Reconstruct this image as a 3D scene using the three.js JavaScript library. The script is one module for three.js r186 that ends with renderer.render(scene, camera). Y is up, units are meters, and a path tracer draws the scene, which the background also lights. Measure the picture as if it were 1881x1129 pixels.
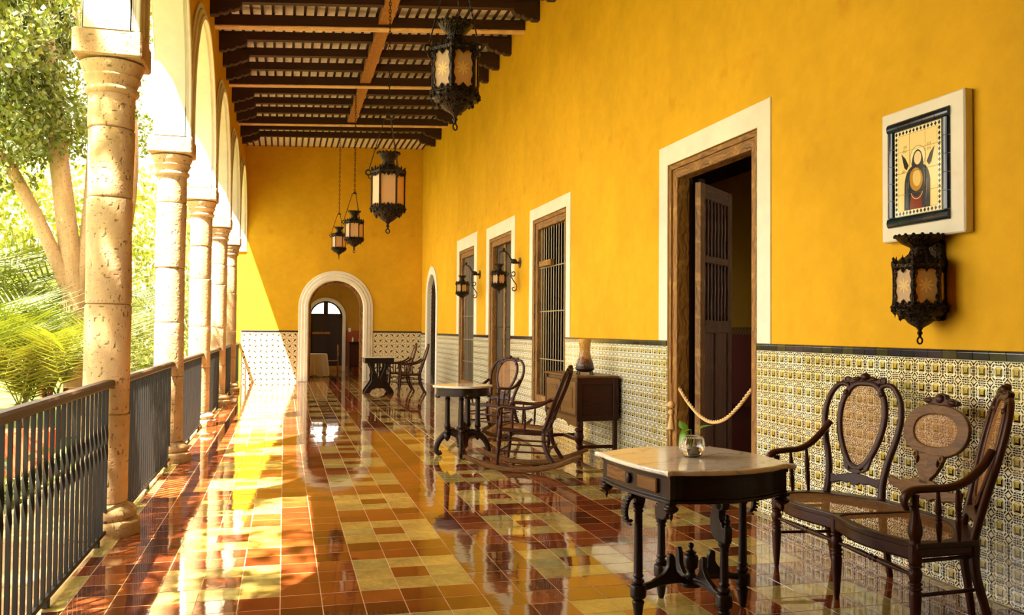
import * as THREE from 'three';
import { mergeGeometries, mergeVertices, toCreasedNormals } from 'three/addons/utils/BufferGeometryUtils.js';

// ---------------------------------------------------------------- camera, sky, sun, exposure
const scene = new THREE.Scene();
const renderer = new THREE.WebGLRenderer({ antialias: true });
renderer.toneMapping = THREE.LinearToneMapping;
renderer.toneMappingExposure = 2.1;
renderer.shadowMap.enabled = true;
renderer.outputColorSpace = THREE.SRGBColorSpace;

const camera = new THREE.PerspectiveCamera((2 * Math.atan(564.5 / 1600) * 180) / Math.PI, 1881 / 1129, 0.1, 400);
camera.position.set(0, 1.35, 0);
camera.quaternion.setFromRotationMatrix(new THREE.Matrix4().makeBasis(
  new THREE.Vector3(0.9674382, 0.00799718, 0.25298097),
  new THREE.Vector3(-0.01434906, 0.99962617, 0.02327304),
  new THREE.Vector3(-0.25270028, -0.02614527, 0.96719129)));

{ // a pale, hazy tropical sky, the same all round
  const W = 64, H = 32, d = new Float32Array(W * H * 4);
  for (let y = 0; y < H; y++) for (let x = 0; x < W; x++) {
    const t = Math.max(0, ((y + 0.5) / H - 0.5) * 2), k = Math.pow(t, 0.6), i = (y * W + x) * 4;
    d[i] = 1.25 - 0.35 * k; d[i + 1] = 1.12 - 0.25 * k; d[i + 2] = 0.92 - 0.06 * k; d[i + 3] = 1;
  }
  const sky = new THREE.DataTexture(d, W, H, THREE.RGBAFormat, THREE.FloatType);
  sky.mapping = THREE.EquirectangularReflectionMapping; sky.magFilter = THREE.LinearFilter; sky.minFilter = THREE.LinearFilter; sky.needsUpdate = true;
  scene.background = sky; scene.environment = sky;
  scene.backgroundIntensity = 3.6; scene.environmentIntensity = 3.6;
}
const sun = new THREE.DirectionalLight(new THREE.Color(1.0, 0.89, 0.74), 33);
sun.position.set(-10, 28.5, 11 - 10); sun.target.position.set(0, 0, -10);
sun.castShadow = true; sun.shadow.mapSize.set(4096, 4096); sun.shadow.radius = 1;
Object.assign(sun.shadow.camera, { left: -30, right: 30, top: 30, bottom: -30, near: 1, far: 90 });
scene.add(sun, sun.target);

// ---------------------------------------------------------------- helpers
const PI = Math.PI, V = (x, y, z) => new THREE.Vector3(x, y, z), V2 = (x, y) => new THREE.Vector2(x, y);
function rng(a) { return () => { a = (a + 0x6d2b79f5) | 0; let t = Math.imul(a ^ (a >>> 15), 1 | a); t = (t + Math.imul(t ^ (t >>> 7), 61 | t)) ^ t; return ((t ^ (t >>> 14)) >>> 0) / 4294967296; }; }
const taken = new Map();
function numbered(name) { const n = taken.get(name) ?? 0; taken.set(name, n + 1); return n ? `${name}_${String(n).padStart(3, '0')}` : name; }
function thing(name, label, category, pos = [0, 0, 0], turn = 0, group) {
  const o = new THREE.Group(); o.name = numbered(name); o.position.set(...pos); o.rotation.y = turn;
  o.userData = { label, category }; if (group) o.userData.group = group; scene.add(o); return o;
}
function obj(name, geo, m, parent) {
  const g = Array.isArray(geo) ? merge(geo) : geo, o = new THREE.Mesh(g, m);
  o.castShadow = o.receiveShadow = true;
  if (parent) { const c = parent.userData.count ??= {}, n = c[name] ?? 0; c[name] = n + 1; o.name = n ? `${name}_${String(n).padStart(3, '0')}` : name; parent.add(o); } else { o.name = numbered(name); scene.add(o); }
  return o;
}
function struct(name, geo, m, label) { const o = obj(name, geo, m); o.userData.kind = 'structure'; if (label) o.userData.label = label; return o; }
function structGroup(name, label) { const o = new THREE.Group(); o.name = numbered(name); o.userData = { kind: 'structure', label }; scene.add(o); return o; }
function single(name, label, category, geo, m, group) { const o = obj(name, geo, m); o.userData.label = label; o.userData.category = category; if (group) o.userData.group = group; return o; }
function copyOf(src, label, pos, turn, group) {
  const o = src.clone(); o.name = numbered(src.name.replace(/_\d{3}$/, '')); o.userData = { label, category: src.userData.category }; if (group) o.userData.group = group;
  o.position.set(...pos); o.rotation.y = turn; scene.add(o); return o;
}
function merge(list) {
  const flat = list.flat(9).map((g) => { let h = g.index ? g.toNonIndexed() : g; for (const k of Object.keys(h.attributes)) if (!['position', 'normal', 'uv'].includes(k)) h.deleteAttribute(k); if (!h.attributes.uv) h.setAttribute('uv', new THREE.BufferAttribute(new Float32Array(h.attributes.position.count * 2), 2)); return h; });
  return mergeGeometries(flat, false);
}
// uv in metres, looked at along the face's main axis; the texture's v runs along the grain
function boxUV(g, grain = 'y') {
  if (!g.attributes.normal) g.computeVertexNormals();
  const p = g.attributes.position, n = g.attributes.normal, uv = new Float32Array(p.count * 2);
  for (let i = 0; i < p.count; i++) {
    const P = [p.getX(i), p.getY(i), p.getZ(i)], N = [Math.abs(n.getX(i)), Math.abs(n.getY(i)), Math.abs(n.getZ(i))];
    const k = N[0] > N[1] && N[0] > N[2] ? 0 : N[1] > N[2] ? 1 : 2; let a = [0, 1, 2].filter((j) => j !== k);
    const gi = 'xyz'.indexOf(grain); if (a[0] === gi) a = [a[1], a[0]];
    uv[i * 2] = P[a[0]] + P[k] * 0.37; uv[i * 2 + 1] = P[a[1]] + P[k] * 0.21;
  }
  g.setAttribute('uv', new THREE.BufferAttribute(uv, 2)); return g;
}
// box given by its limits, edges chamfered by b
function bx(x0, x1, y0, y1, z0, z1, b = 0, grain) {
  const w = x1 - x0, h = y1 - y0, d = z1 - z0; let g;
  b = Math.min(b, w * 0.45, h * 0.45, d * 0.45);
  if (b <= 0.0004) g = new THREE.BoxGeometry(w, h, d);
  else {
    const X = w / 2, Y = h / 2, Z = d / 2, q = [], tri = [];
    for (const sx of [-1, 1]) for (const sy of [-1, 1]) for (const sz of [-1, 1]) {
      q.push([sx * X, sy * (Y - b), sz * (Z - b)], [sx * (X - b), sy * Y, sz * (Z - b)], [sx * (X - b), sy * (Y - b), sz * Z]);
    }
    const id = (sx, sy, sz, k) => ((sx > 0 ? 4 : 0) + (sy > 0 ? 2 : 0) + (sz > 0 ? 1 : 0)) * 3 + k;
    const quad = (a, b2, c, d2) => tri.push(a, b2, c, a, c, d2);
    const orient = (list) => { const [a, b2, c] = list.map((i) => V(...q[i])), n = b2.clone().sub(a).cross(c.clone().sub(a)); const m = list.reduce((s, i) => s.add(V(...q[i])), V(0, 0, 0)); return n.dot(m) < 0 ? list.slice().reverse() : list; };
    const face = (list) => { const l = orient(list); if (l.length === 4) quad(...l); else tri.push(...l); };
    for (const s of [-1, 1]) {
      face([id(s, -1, -1, 0), id(s, 1, -1, 0), id(s, 1, 1, 0), id(s, -1, 1, 0)]);
      face([id(-1, s, -1, 1), id(1, s, -1, 1), id(1, s, 1, 1), id(-1, s, 1, 1)]);
      face([id(-1, -1, s, 2), id(1, -1, s, 2), id(1, 1, s, 2), id(-1, 1, s, 2)]);
      for (const t of [-1, 1]) {
        face([id(s, t, -1, 0), id(s, t, -1, 1), id(s, t, 1, 1), id(s, t, 1, 0)]);
        face([id(s, -1, t, 0), id(s, -1, t, 2), id(s, 1, t, 2), id(s, 1, t, 0)]);
        face([id(-1, s, t, 1), id(-1, s, t, 2), id(1, s, t, 2), id(1, s, t, 1)]);
        for (const u of [-1, 1]) face([id(s, t, u, 0), id(s, t, u, 1), id(s, t, u, 2)]);
      }
    }
    g = new THREE.BufferGeometry(); g.setAttribute('position', new THREE.Float32BufferAttribute(q.flat(), 3)); g.setIndex(tri); g = g.toNonIndexed(); g.computeVertexNormals();
  }
  g.translate((x0 + x1) / 2, (y0 + y1) / 2, (z0 + z1) / 2);
  return boxUV(g, grain ?? (h >= w && h >= d ? 'y' : w >= d ? 'x' : 'z'));
}
function lathe(profile, seg = 14, x = 0, y = 0, z = 0) {
  const g = new THREE.LatheGeometry(profile.map((p) => V2(Math.max(p[0], 0.0002), p[1])), seg);
  let R = 0; for (const p of profile) R = Math.max(R, p[0]);
  const uv = g.attributes.uv, pos = g.attributes.position; for (let i = 0; i < uv.count; i++) uv.setXY(i, uv.getX(i) * 2 * PI * R, pos.getY(i));
  return g.translate(x, y, z);
}
function turnedProfile(list, per = 3) { // smooth profile through points, corners kept where a point is doubled
  const out = []; let run = [];
  const flush = () => { if (run.length > 2) { const c = new THREE.SplineCurve(run.map((p) => V2(...p))); for (const q of c.getPoints((run.length - 1) * per)) out.push([q.x, q.y]); } else out.push(...run); run = []; };
  list.forEach((p, i) => { run.push(p); if (i + 1 < list.length && list[i + 1][0] === p[0] && list[i + 1][1] === p[1]) flush(); }); flush(); return out;
}
// a bar of rounded section swept along a smooth path; w is across `side`, h along the other way; taper(t) scales it
function sweep(points, w, h, { seg = 20, sec = 8, side = null, taper = null, square = 3, closed = false, straight = false, grain = true } = {}) {
  const P = points.map((p) => (p.isVector3 ? p : V(...p)));
  let C; if (straight) { C = new THREE.CurvePath(); for (let i = 0; i + 1 < P.length; i++) C.add(new THREE.LineCurve3(P[i], P[i + 1])); } else C = new THREE.CatmullRomCurve3(P, closed, 'centripetal');
  const n = closed ? seg : seg + 1, pos = [], uv = [], idx = [], ring = [];
  for (let k = 0; k < sec; k++) { const a = (k / sec) * 2 * PI + PI / sec, c = Math.cos(a), s = Math.sin(a), e = 2 / square; ring.push([Math.sign(c) * Math.pow(Math.abs(c), e), Math.sign(s) * Math.pow(Math.abs(s), e)]); }
  const len = C.getLength(); let prevB = null;
  for (let i = 0; i < n; i++) {
    const t = i / seg, p = C.getPointAt(Math.min(t, 1)), T = C.getTangentAt(Math.min(t, 1)).normalize();
    let B; if (side) { B = side.clone().addScaledVector(T, -side.dot(T)); } else { B = prevB ? prevB.clone().addScaledVector(T, -prevB.dot(T)) : (Math.abs(T.y) < 0.9 ? V(0, 1, 0) : V(1, 0, 0)).cross(T); }
    B.normalize(); prevB = B; const N = T.clone().cross(B).normalize(), sc = taper ? taper(t) : 1, [sx, sy] = Array.isArray(sc) ? sc : [sc, sc];
    for (let k = 0; k <= sec; k++) { const [a, b] = ring[k % sec]; const q = p.clone().addScaledVector(B, (a * w * sx) / 2).addScaledVector(N, (b * h * sy) / 2); pos.push(q.x, q.y, q.z); uv.push((k / sec) * 2 * (w + h), t * len); }
  }
  const m = sec + 1;
  for (let i = 0; i < (closed ? n : n - 1); i++) for (let k = 0; k < sec; k++) { const a = i * m + k, b = a + 1, c = ((i + 1) % n) * m + k, d = c + 1; idx.push(a, b, c, b, d, c); }
  if (!closed) for (const [i, flip] of [[0, true], [n - 1, false]]) {
    const c0 = pos.length / 3, base = i * m; let x = 0, y = 0, z = 0; for (let k = 0; k < sec; k++) { x += pos[(base + k) * 3]; y += pos[(base + k) * 3 + 1]; z += pos[(base + k) * 3 + 2]; }
    pos.push(x / sec, y / sec, z / sec); uv.push(0, 0); for (let k = 0; k < sec; k++) { pos.push(pos[(base + k) * 3], pos[(base + k) * 3 + 1], pos[(base + k) * 3 + 2]); uv.push(0.01 * k, 0); }
    for (let k = 0; k < sec; k++) { const a = c0 + 1 + k, b = c0 + 1 + ((k + 1) % sec); flip ? idx.push(c0, b, a) : idx.push(c0, a, b); }
  }
  const g = new THREE.BufferGeometry(); g.setAttribute('position', new THREE.Float32BufferAttribute(pos, 3)); g.setAttribute('uv', new THREE.Float32BufferAttribute(uv, 2)); g.setIndex(idx); g.computeVertexNormals();
  { // close the normals over the seam
    const N = g.attributes.normal; for (let i = 0; i < n; i++) { const a = i * m, b = a + sec; const x = N.getX(a) + N.getX(b), y = N.getY(a) + N.getY(b), z = N.getZ(a) + N.getZ(b), l = Math.hypot(x, y, z) || 1; N.setXYZ(a, x / l, y / l, z / l); N.setXYZ(b, x / l, y / l, z / l); }
  }
  return g;
}
const rod = (a, b, r, sec = 8) => sweep([a, b], 2 * r, 2 * r, { seg: 1, sec, square: 2, straight: true });
function shapeOf(pts, holes = []) { const s = new THREE.Shape(pts.map((p) => V2(p[0], p[1]))); for (const h of holes) s.holes.push(new THREE.Path(h.map((p) => V2(p[0], p[1])))); return s; }
function extrude(shape, depth, bevel = 0, curve = 8, seg = 1) {
  const g = new THREE.ExtrudeGeometry(shape, { depth: Math.max(depth - 2 * bevel, 0.0005), bevelEnabled: bevel > 0, bevelSize: bevel, bevelOffset: -bevel, bevelThickness: bevel, bevelSegments: seg, curveSegments: curve });
  if (bevel) g.translate(0, 0, bevel); return g;
}
function smoothLoop(pts, n = 60, tension = 0.5) { const c = new THREE.CatmullRomCurve3(pts.map((p) => V(p[0], p[1], 0)), true, 'catmullrom', tension); return c.getPoints(n).slice(0, n).map((p) => [p.x, p.y]); }
function arc(cx, cy, rx, ry, a0, a1, n) { const o = []; for (let i = 0; i <= n; i++) { const a = a0 + ((a1 - a0) * i) / n; o.push([cx + rx * Math.cos(a), cy + ry * Math.sin(a)]); } return o; }
const toX = (g) => g.rotateY(PI / 2); // a shape drawn as (distance down the corridor, height), thick towards +x

// ---------------------------------------------------------------- textures
function noiseGrid(n, seed) { const r = rng(seed), a = new Float32Array(n * n); for (let i = 0; i < n * n; i++) a[i] = r(); return (u, v) => { const x = u * n, y = v * n, x0 = Math.floor(x), y0 = Math.floor(y), f = x - x0, g = y - y0, sf = f * f * (3 - 2 * f), sg = g * g * (3 - 2 * g), w = (i, j) => a[(((j % n) + n) % n) * n + (((i % n) + n) % n)]; return (w(x0, y0) * (1 - sf) + w(x0 + 1, y0) * sf) * (1 - sg) + (w(x0, y0 + 1) * (1 - sf) + w(x0 + 1, y0 + 1) * sf) * sg; }; }
function fbm(seed, base, oct) { const L = []; for (let i = 0; i < oct; i++) L.push(noiseGrid(base << i, seed + i * 17)); return (u, v) => { let s = 0, a = 0.5, t = 0; for (const f of L) { s += a * f(u, v); t += a; a *= 0.55; } return s / t; }; }
function tex(n, fn, { srgb = true, repeat = 1, h = n } = {}) {
  const d = new Uint8Array(n * h * 4);
  for (let y = 0; y < h; y++) for (let x = 0; x < n; x++) { const c = fn((x + 0.5) / n, (y + 0.5) / h), i = (y * n + x) * 4; d[i] = Math.max(0, Math.min(255, c[0])); d[i + 1] = Math.max(0, Math.min(255, c[1])); d[i + 2] = Math.max(0, Math.min(255, c[2])); d[i + 3] = c[3] ?? 255; }
  const t = new THREE.DataTexture(d, n, h, THREE.RGBAFormat); t.wrapS = t.wrapT = THREE.RepeatWrapping; t.magFilter = THREE.LinearFilter; t.minFilter = THREE.LinearMipmapLinearFilter; t.generateMipmaps = true;
  if (srgb) t.colorSpace = THREE.SRGBColorSpace; if (Array.isArray(repeat)) t.repeat.set(...repeat); else t.repeat.set(repeat, repeat); t.needsUpdate = true; return t;
}
function canvasTex(w, h, draw) { const c = document.createElement('canvas'); c.width = w; c.height = h; draw(c.getContext('2d'), w, h); const t = new THREE.CanvasTexture(c); t.colorSpace = THREE.SRGBColorSpace; t.wrapS = t.wrapT = THREE.RepeatWrapping; t.magFilter = THREE.LinearFilter; return t; }
const again = (t, rx, ry = rx) => { const c = t.clone(); c.repeat.set(rx, ry); c.needsUpdate = true; return c; };
const lerp = (a, b, t) => a + (b - a) * t, mixc = (A, B, t) => A.map((a, i) => lerp(a, B[i], t)), clamp = (x, a = 0, b = 1) => Math.max(a, Math.min(b, x));

const f1 = fbm(11, 4, 6), f2 = fbm(23, 8, 5), f3 = fbm(37, 32, 3), f4 = fbm(53, 3, 4);
const plasterTone = tex(512, (u, v) => { const a = f1(u, v), b = f3(u, v), c = f2(u, v); const k = 232 + (a - 0.5) * 34 + (b - 0.5) * 12; const s = c > 0.72 ? (c - 0.72) * 120 : 0; return [k - s * 0.5, k - s * 1.2, k - s * 1.5]; }, { repeat: 1 / 2.6 });
const plasterBump = tex(512, (u, v) => { const k = 128 + (f1(u, v) - 0.5) * 150 + (f3(u, v) - 0.5) * 70; return [k, k, k]; }, { srgb: false, repeat: 1 / 1.7 });
const pitted = noiseGrid(48, 71), pitted2 = noiseGrid(110, 75);
const stoneTone = tex(512, (u, v) => { const a = f1(u, v), p = pitted(u, v), q = pitted2(u, v); let k = 0.86 + (a - 0.5) * 0.34; if (p > 0.83) k -= (p - 0.83) * 2.4; if (q > 0.86) k -= (q - 0.86) * 2.2; const w = f2(u, v); return [k * 218, k * (182 + w * 14), k * (138 + w * 26)]; }, { repeat: 1 / 0.9 });
const stoneBump = tex(512, (u, v) => { const p = pitted(u, v), q = pitted2(u, v); let k = 165 + (f1(u, v) - 0.5) * 110 + (f3(u, v) - 0.5) * 60; if (p > 0.8) k -= (p - 0.8) * 520; if (q > 0.84) k -= (q - 0.84) * 360; return [k, k, k]; }, { srgb: false, repeat: 1 / 0.9 });
const gA = noiseGrid(64, 91), gB = noiseGrid(128, 93), gC = fbm(95, 4, 3);
const grain = (u, v) => { const w = gC(u, v) * 0.18; return gA(u * 1 + w, v * 0.06) * 0.5 + gB(u + w, v * 0.05) * 0.3 + gC(u, v) * 0.2; };
const woodTone = tex(512, (u, v) => { const k = 150 + grain(u, v) * 150; return [k, k * 0.97, k * 0.94]; }, { repeat: 1 / 0.5 });
const woodBump = tex(512, (u, v) => { const k = grain(u, v) * 255; return [k, k, k]; }, { srgb: false, repeat: 1 / 0.5 });
const oldWood = tex(512, (u, v) => { const g = grain(u, v), c = f2(u, v); let col = mixc([82, 54, 15], [166, 114, 42], clamp(g * 1.3 - 0.1)); if (c > 0.6) col = mixc(col, [192, 146, 70], clamp((c - 0.6) * 3)); if (g < 0.3) col = mixc(col, [46, 28, 8], 0.6); return col; }, { repeat: 1 / 0.7 });
const peelWood = tex(512, (u, v) => { const g = grain(u, v), c = fbmPeel(u, v); let col = mixc([44, 22, 10], [86, 46, 22], g); if (c > 0.67) col = mixc(col, [150, 118, 84], clamp((c - 0.67) * 9)); return col; }, { repeat: 1 / 0.8 });
function fbmPeel(u, v) { return f3(u, v * 0.35) * 0.5 + f2(u, v) * 0.5; }
const mottle = tex(256, (u, v) => { const a = f1(u, v), b = f3(u, v), c = f2(u, v); const k = 205 + (a - 0.5) * 80 + (b - 0.5) * 40; const s = c > 0.7 ? (c - 0.7) * 130 : 0; return [k + s, k + s, k + s]; }, { repeat: 1 / 0.55 });
const wearRough = tex(256, (u, v) => { const k = 110 + (f2(u, v) - 0.5) * 120 + (f3(u, v) - 0.5) * 60; return [k, k, k]; }, { srgb: false, repeat: 1 / 0.7 });
const softBump = tex(256, (u, v) => { const k = 128 + (f4(u, v) - 0.5) * 200; return [k, k, k]; }, { srgb: false, repeat: 1 / 0.4 });
const crustBump = tex(256, (u, v) => { const k = 255 * Math.pow(pitted(u, v) * 0.6 + f3(u, v) * 0.4, 1.4); return [k, k, k]; }, { srgb: false, repeat: 1 / 0.35 });
const crustTone = tex(256, (u, v) => { const k = Math.pow(pitted(u, v) * 0.6 + f3(u, v) * 0.4, 1.6) * 330 + 40; return [k, k * 0.93, k * 0.8]; }, { repeat: 1 / 0.35 });
const marbleTone = tex(512, (u, v) => { const w = f1(u, v), s = Math.abs(Math.sin((u * 3 + v * 1 + w * 1.6) * PI)), s2 = Math.abs(Math.sin((u * 5 - v * 2 + f2(u, v) * 1.5) * PI)); const k = 234 - Math.pow(1 - s, 7) * 52 - Math.pow(1 - s2, 9) * 30 - (w - 0.5) * 34; return [k, k * 0.985, k * 0.955]; }, { repeat: 1 / 0.9 });
const glazeTone = tex(256, (u, v) => { const a = f2(u, v), b = f1(u, v), h = v + (a - 0.5) * 0.5 + (b - 0.5) * 0.35; return h > 0.5 ? mixc([186, 150, 34], [240, 216, 110], clamp((h - 0.5) * 2.2)) : mixc([34, 18, 6], [170, 112, 30], clamp((h - 0.22) * 3)); }, { repeat: [1 / 0.3, 1 / 0.4] });
const caneAlpha = tex(256, (u, v) => { // six-way cane: pairs of strands across and up, single strands both ways aslant
  const P = 8, x = ((u * P) % 1 + 1) % 1, y = ((v * P) % 1 + 1) % 1, s = (d, w) => d < w; const pair = (q) => s(Math.abs(q - 0.3), 0.06) || s(Math.abs(q - 0.7), 0.06);
  const d1 = Math.abs((((x + y) % 1) + 1) % 1 - 0.0), d2 = Math.abs((((x - y) % 1) + 1) % 1 - 0.0); const dg = (d) => Math.min(d, 1 - d) < 0.07;
  const on = pair(x) || pair(y) || dg(d1) || dg(d2), k = on ? 255 : 0; return [k, k, k]; }, { srgb: false, repeat: 1 / 0.115 });
const caneTone = tex(256, (u, v) => { const k = 200 + (f3(u, v) - 0.5) * 90 + (f1(u, v) - 0.5) * 70; return [k, k * 0.96, k * 0.9]; }, { repeat: 1 / 0.3 });

// printed designs
const dadoPrint = canvasTex(256, 256, (c, w) => {
  c.fillStyle = '#f6f0d6'; c.fillRect(0, 0, w, w);
  const dk = '#0d0b08', ol = '#a3942c', cr = '#faf4dc';
  c.save(); c.translate(128, 128);
  for (let q = 0; q < 4; q++) { c.save(); c.rotate((q * PI) / 2);
    c.fillStyle = dk; c.beginPath(); c.moveTo(-128, -128); c.lineTo(-70, -128); c.lineTo(-102, -102); c.lineTo(-128, -70); c.fill();
    c.fillStyle = cr; c.beginPath(); c.moveTo(-128, -128); c.lineTo(-96, -128); c.lineTo(-128, -96); c.fill();
    c.fillStyle = dk; c.fillRect(-62, -127, 44, 15); c.fillRect(18, -127, 44, 15); c.fillRect(-12, -128, 24, 22);
    c.fillStyle = ol; c.fillRect(-40, -108, 12, 8); c.fillRect(28, -108, 12, 8);
    c.fillStyle = dk; c.beginPath(); c.moveTo(-56, -100); c.lineTo(56, -100); c.lineTo(44, -80); c.lineTo(-44, -80); c.fill();
    c.fillStyle = cr; c.fillRect(-26, -97, 52, 7);
    c.fillStyle = dk; c.beginPath(); c.moveTo(-104, -72); c.lineTo(-72, -104); c.lineTo(-58, -90); c.lineTo(-90, -58); c.fill();
    c.fillStyle = ol; c.beginPath(); c.arc(-88, -88, 8, 0, 7); c.fill();
    c.restore(); }
  c.lineWidth = 10; c.strokeStyle = '#9a9148'; c.beginPath(); for (let k = 0; k < 8; k++) { const a = PI / 8 + (k * PI) / 4; c.lineTo(70 * Math.cos(a), 70 * Math.sin(a)); } c.closePath(); c.stroke();
  const g = [['#c4b552', -1, -1, 1, -1], ['#857722', 1, -1, 1, 1], [dk, 1, 1, -1, 1], ['#14110a', -1, 1, -1, -1]];
  for (const [f, a, b, d, e] of g) { c.fillStyle = f; c.beginPath(); c.moveTo(50 * a, 50 * b); c.lineTo(50 * d, 50 * e); c.lineTo(22 * d, 22 * e); c.lineTo(22 * a, 22 * b); c.fill(); }
  c.fillStyle = '#c8ac3c'; c.fillRect(-23, -23, 46, 46); c.fillStyle = '#a06a14'; c.beginPath(); c.arc(0, 0, 9, 0, 7); c.fill();
  c.restore();
});
const leafPrint = canvasTex(256, 256, (c, w) => { // a quarter of a ring of leaves; four make the pattern
  c.fillStyle = '#dcc79a'; c.fillRect(0, 0, w, w); c.strokeStyle = '#7a5c34'; c.lineWidth = 9;
  for (const r of [118, 176, 214]) { c.beginPath(); c.arc(0, 0, r, 0, PI / 2); c.stroke(); }
  c.beginPath(); c.arc(256, 256, 60, PI, 1.5 * PI); c.stroke(); c.beginPath(); c.moveTo(256, 0); c.lineTo(0, 256); c.stroke();
  c.fillStyle = '#33240f'; c.save(); c.translate(150, 150); c.rotate(-PI / 4); c.beginPath(); c.ellipse(0, 0, 66, 26, 0, 0, 7); c.fill(); c.restore();
  c.fillStyle = '#a58636'; c.beginPath(); c.arc(52, 52, 26, 0, 7); c.fill(); c.fillStyle = '#4a3413'; c.beginPath(); c.arc(214, 214, 18, 0, 7); c.fill();
});
// ---------------------------------------------------------------- materials
const std = (o) => new THREE.MeshStandardMaterial(o), phy = (o) => new THREE.MeshPhysicalMaterial(o), hex = (h) => new THREE.Color(h);
const M = {
  yellow: phy({ specularIntensity: 0.25, color: new THREE.Color().setRGB(0.8, 0.435, 0.017), map: plasterTone, bumpMap: plasterBump, bumpScale: 0.006, roughness: 0.8 }),
  cream: std({ color: hex('#f4ead2'), map: plasterTone, bumpMap: plasterBump, bumpScale: 0.004, roughness: 0.8 }),
  ochre: std({ color: hex('#b9861f'), map: plasterTone, bumpMap: plasterBump, bumpScale: 0.004, roughness: 0.9 }),
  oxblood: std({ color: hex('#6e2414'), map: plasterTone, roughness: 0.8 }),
  stone: std({ color: hex('#fff2dd'), map: stoneTone, bumpMap: stoneBump, bumpScale: 0.012, roughness: 0.95 }),
  kerb: std({ color: hex('#dcc9a6'), map: stoneTone, bumpMap: stoneBump, bumpScale: 0.006, roughness: 0.95 }),
  wood: phy({ color: hex('#3f1b08'), map: woodTone, bumpMap: woodBump, bumpScale: 0.0006, specularIntensity: 0.4, roughness: 0.36, clearcoat: 0.07, clearcoatRoughness: 0.2 }),
  rail: phy({ color: hex('#4e3722'), map: woodTone, bumpMap: woodBump, bumpScale: 0.0006, roughness: 0.5 }),
  doorLeaf: std({ color: hex('#80664f'), map: woodTone, bumpMap: woodBump, bumpScale: 0.002, roughness: 0.45 }),
  woodMid: phy({ color: hex('#6e4a20'), map: woodTone, bumpMap: woodBump, bumpScale: 0.0006, specularIntensity: 0.4, roughness: 0.4, clearcoat: 0.05, clearcoatRoughness: 0.25 }),
  ebony: phy({ color: hex('#24130a'), map: woodTone, bumpMap: woodBump, bumpScale: 0.0006, specularIntensity: 0.45, roughness: 0.34, clearcoat: 0.07, clearcoatRoughness: 0.25 }),
  beam: std({ color: hex('#3a190a'), map: woodTone, bumpMap: woodBump, bumpScale: 0.002, roughness: 0.7 }),
  soffit: std({ color: hex('#eccb98'), map: woodTone, roughness: 0.7 }),
  beamLight: std({ color: hex('#a8742f'), map: woodTone, bumpMap: woodBump, bumpScale: 0.002, roughness: 0.7 }),
  roofDeck: std({ color: hex('#fff6e6'), map: plasterTone, bumpMap: stoneBump, bumpScale: 0.01, roughness: 0.95 }),
  frameWood: std({ map: oldWood, bumpMap: woodBump, bumpScale: 0.002, roughness: 0.6 }),
  darkWood: std({ color: hex('#8f7c6c'), map: peelWood, bumpMap: woodBump, bumpScale: 0.002, roughness: 0.55 }),
  leafWood: std({ color: hex('#2d1d16'), map: woodTone, bumpMap: woodBump, bumpScale: 0.002, roughness: 0.45 }),
  iron: std({ color: hex('#2b2018'), roughness: 0.45, metalness: 0.5 }),
  ironRail: std({ color: hex('#16120f'), roughness: 0.5, metalness: 0.3 }),
  bronze: std({ color: hex('#4a3a24'), map: crustTone, bumpMap: crustBump, bumpScale: 0.012, roughness: 0.42, metalness: 0.7 }),
  steelBar: std({ color: hex('#988d76'), roughness: 0.4, metalness: 0.6 }),
  cane: std({ color: hex('#c48c46'), map: caneTone, alphaMap: caneAlpha, alphaTest: 0.5, roughness: 0.6, side: THREE.DoubleSide }),
  marble: phy({ color: hex('#efe6d6'), map: marbleTone, roughness: 0.14, clearcoat: 0.25, clearcoatRoughness: 0.05 }),
  amberGlass: phy({ color: hex('#f3d79a'), roughness: 0.55, transmission: 0.75, thickness: 0, bumpMap: softBump, bumpScale: 0.004, ior: 1.5 }),
  etching: std({ color: hex('#d8b568'), roughness: 0.6 }),
  clearGlass: phy({ color: hex('#ffffff'), roughness: 0.02, transmission: 1, thickness: 0.006, ior: 1.5, attenuationColor: hex('#f4f0dc'), attenuationDistance: 0.4 }),
  water: phy({ color: hex('#ffffff'), roughness: 0.0, transmission: 1, thickness: 0.05, ior: 1.33 }),
  paneGlass: phy({ color: hex('#ffffff'), roughness: 0.02, transmission: 1, thickness: 0 }),
  rope: std({ color: hex('#e0ba7a'), roughness: 0.9 }),
  leaf: phy({ color: hex('#79b02a'), roughness: 0.4, transmission: 0.3, thickness: 0, side: THREE.DoubleSide }),
  tableLinen: std({ color: hex('#e4d9c0'), roughness: 0.9 }),
};
for (const [k, m] of Object.entries(M)) m.name = k.replace(/[A-Z]/g, (c) => '_' + c.toLowerCase());

// ---------------------------------------------------------------- where things stand (metres; the corridor runs to -z, the camera stands at z = 0)
const WALL = 3.5, ARC_IN = -1.0, ARC_OUT = -1.27, COLX = -1.13, FAR = -22.8, NEAR = 1.7, DADO = 1.265, T = 0.11, WT = 0.2;
const COLS = [0.15, -3.05, -6.25, -9.45, -12.75, -16.1, -19.45];
const roofY = (x, z) => { const k = (x + 0.95) / 4.45; return (5.54 + 0.017 * (-z - 12.8)) * (1 - k) + 5.885 * k; }; // underside of the tie beams

let floorInView;
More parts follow.
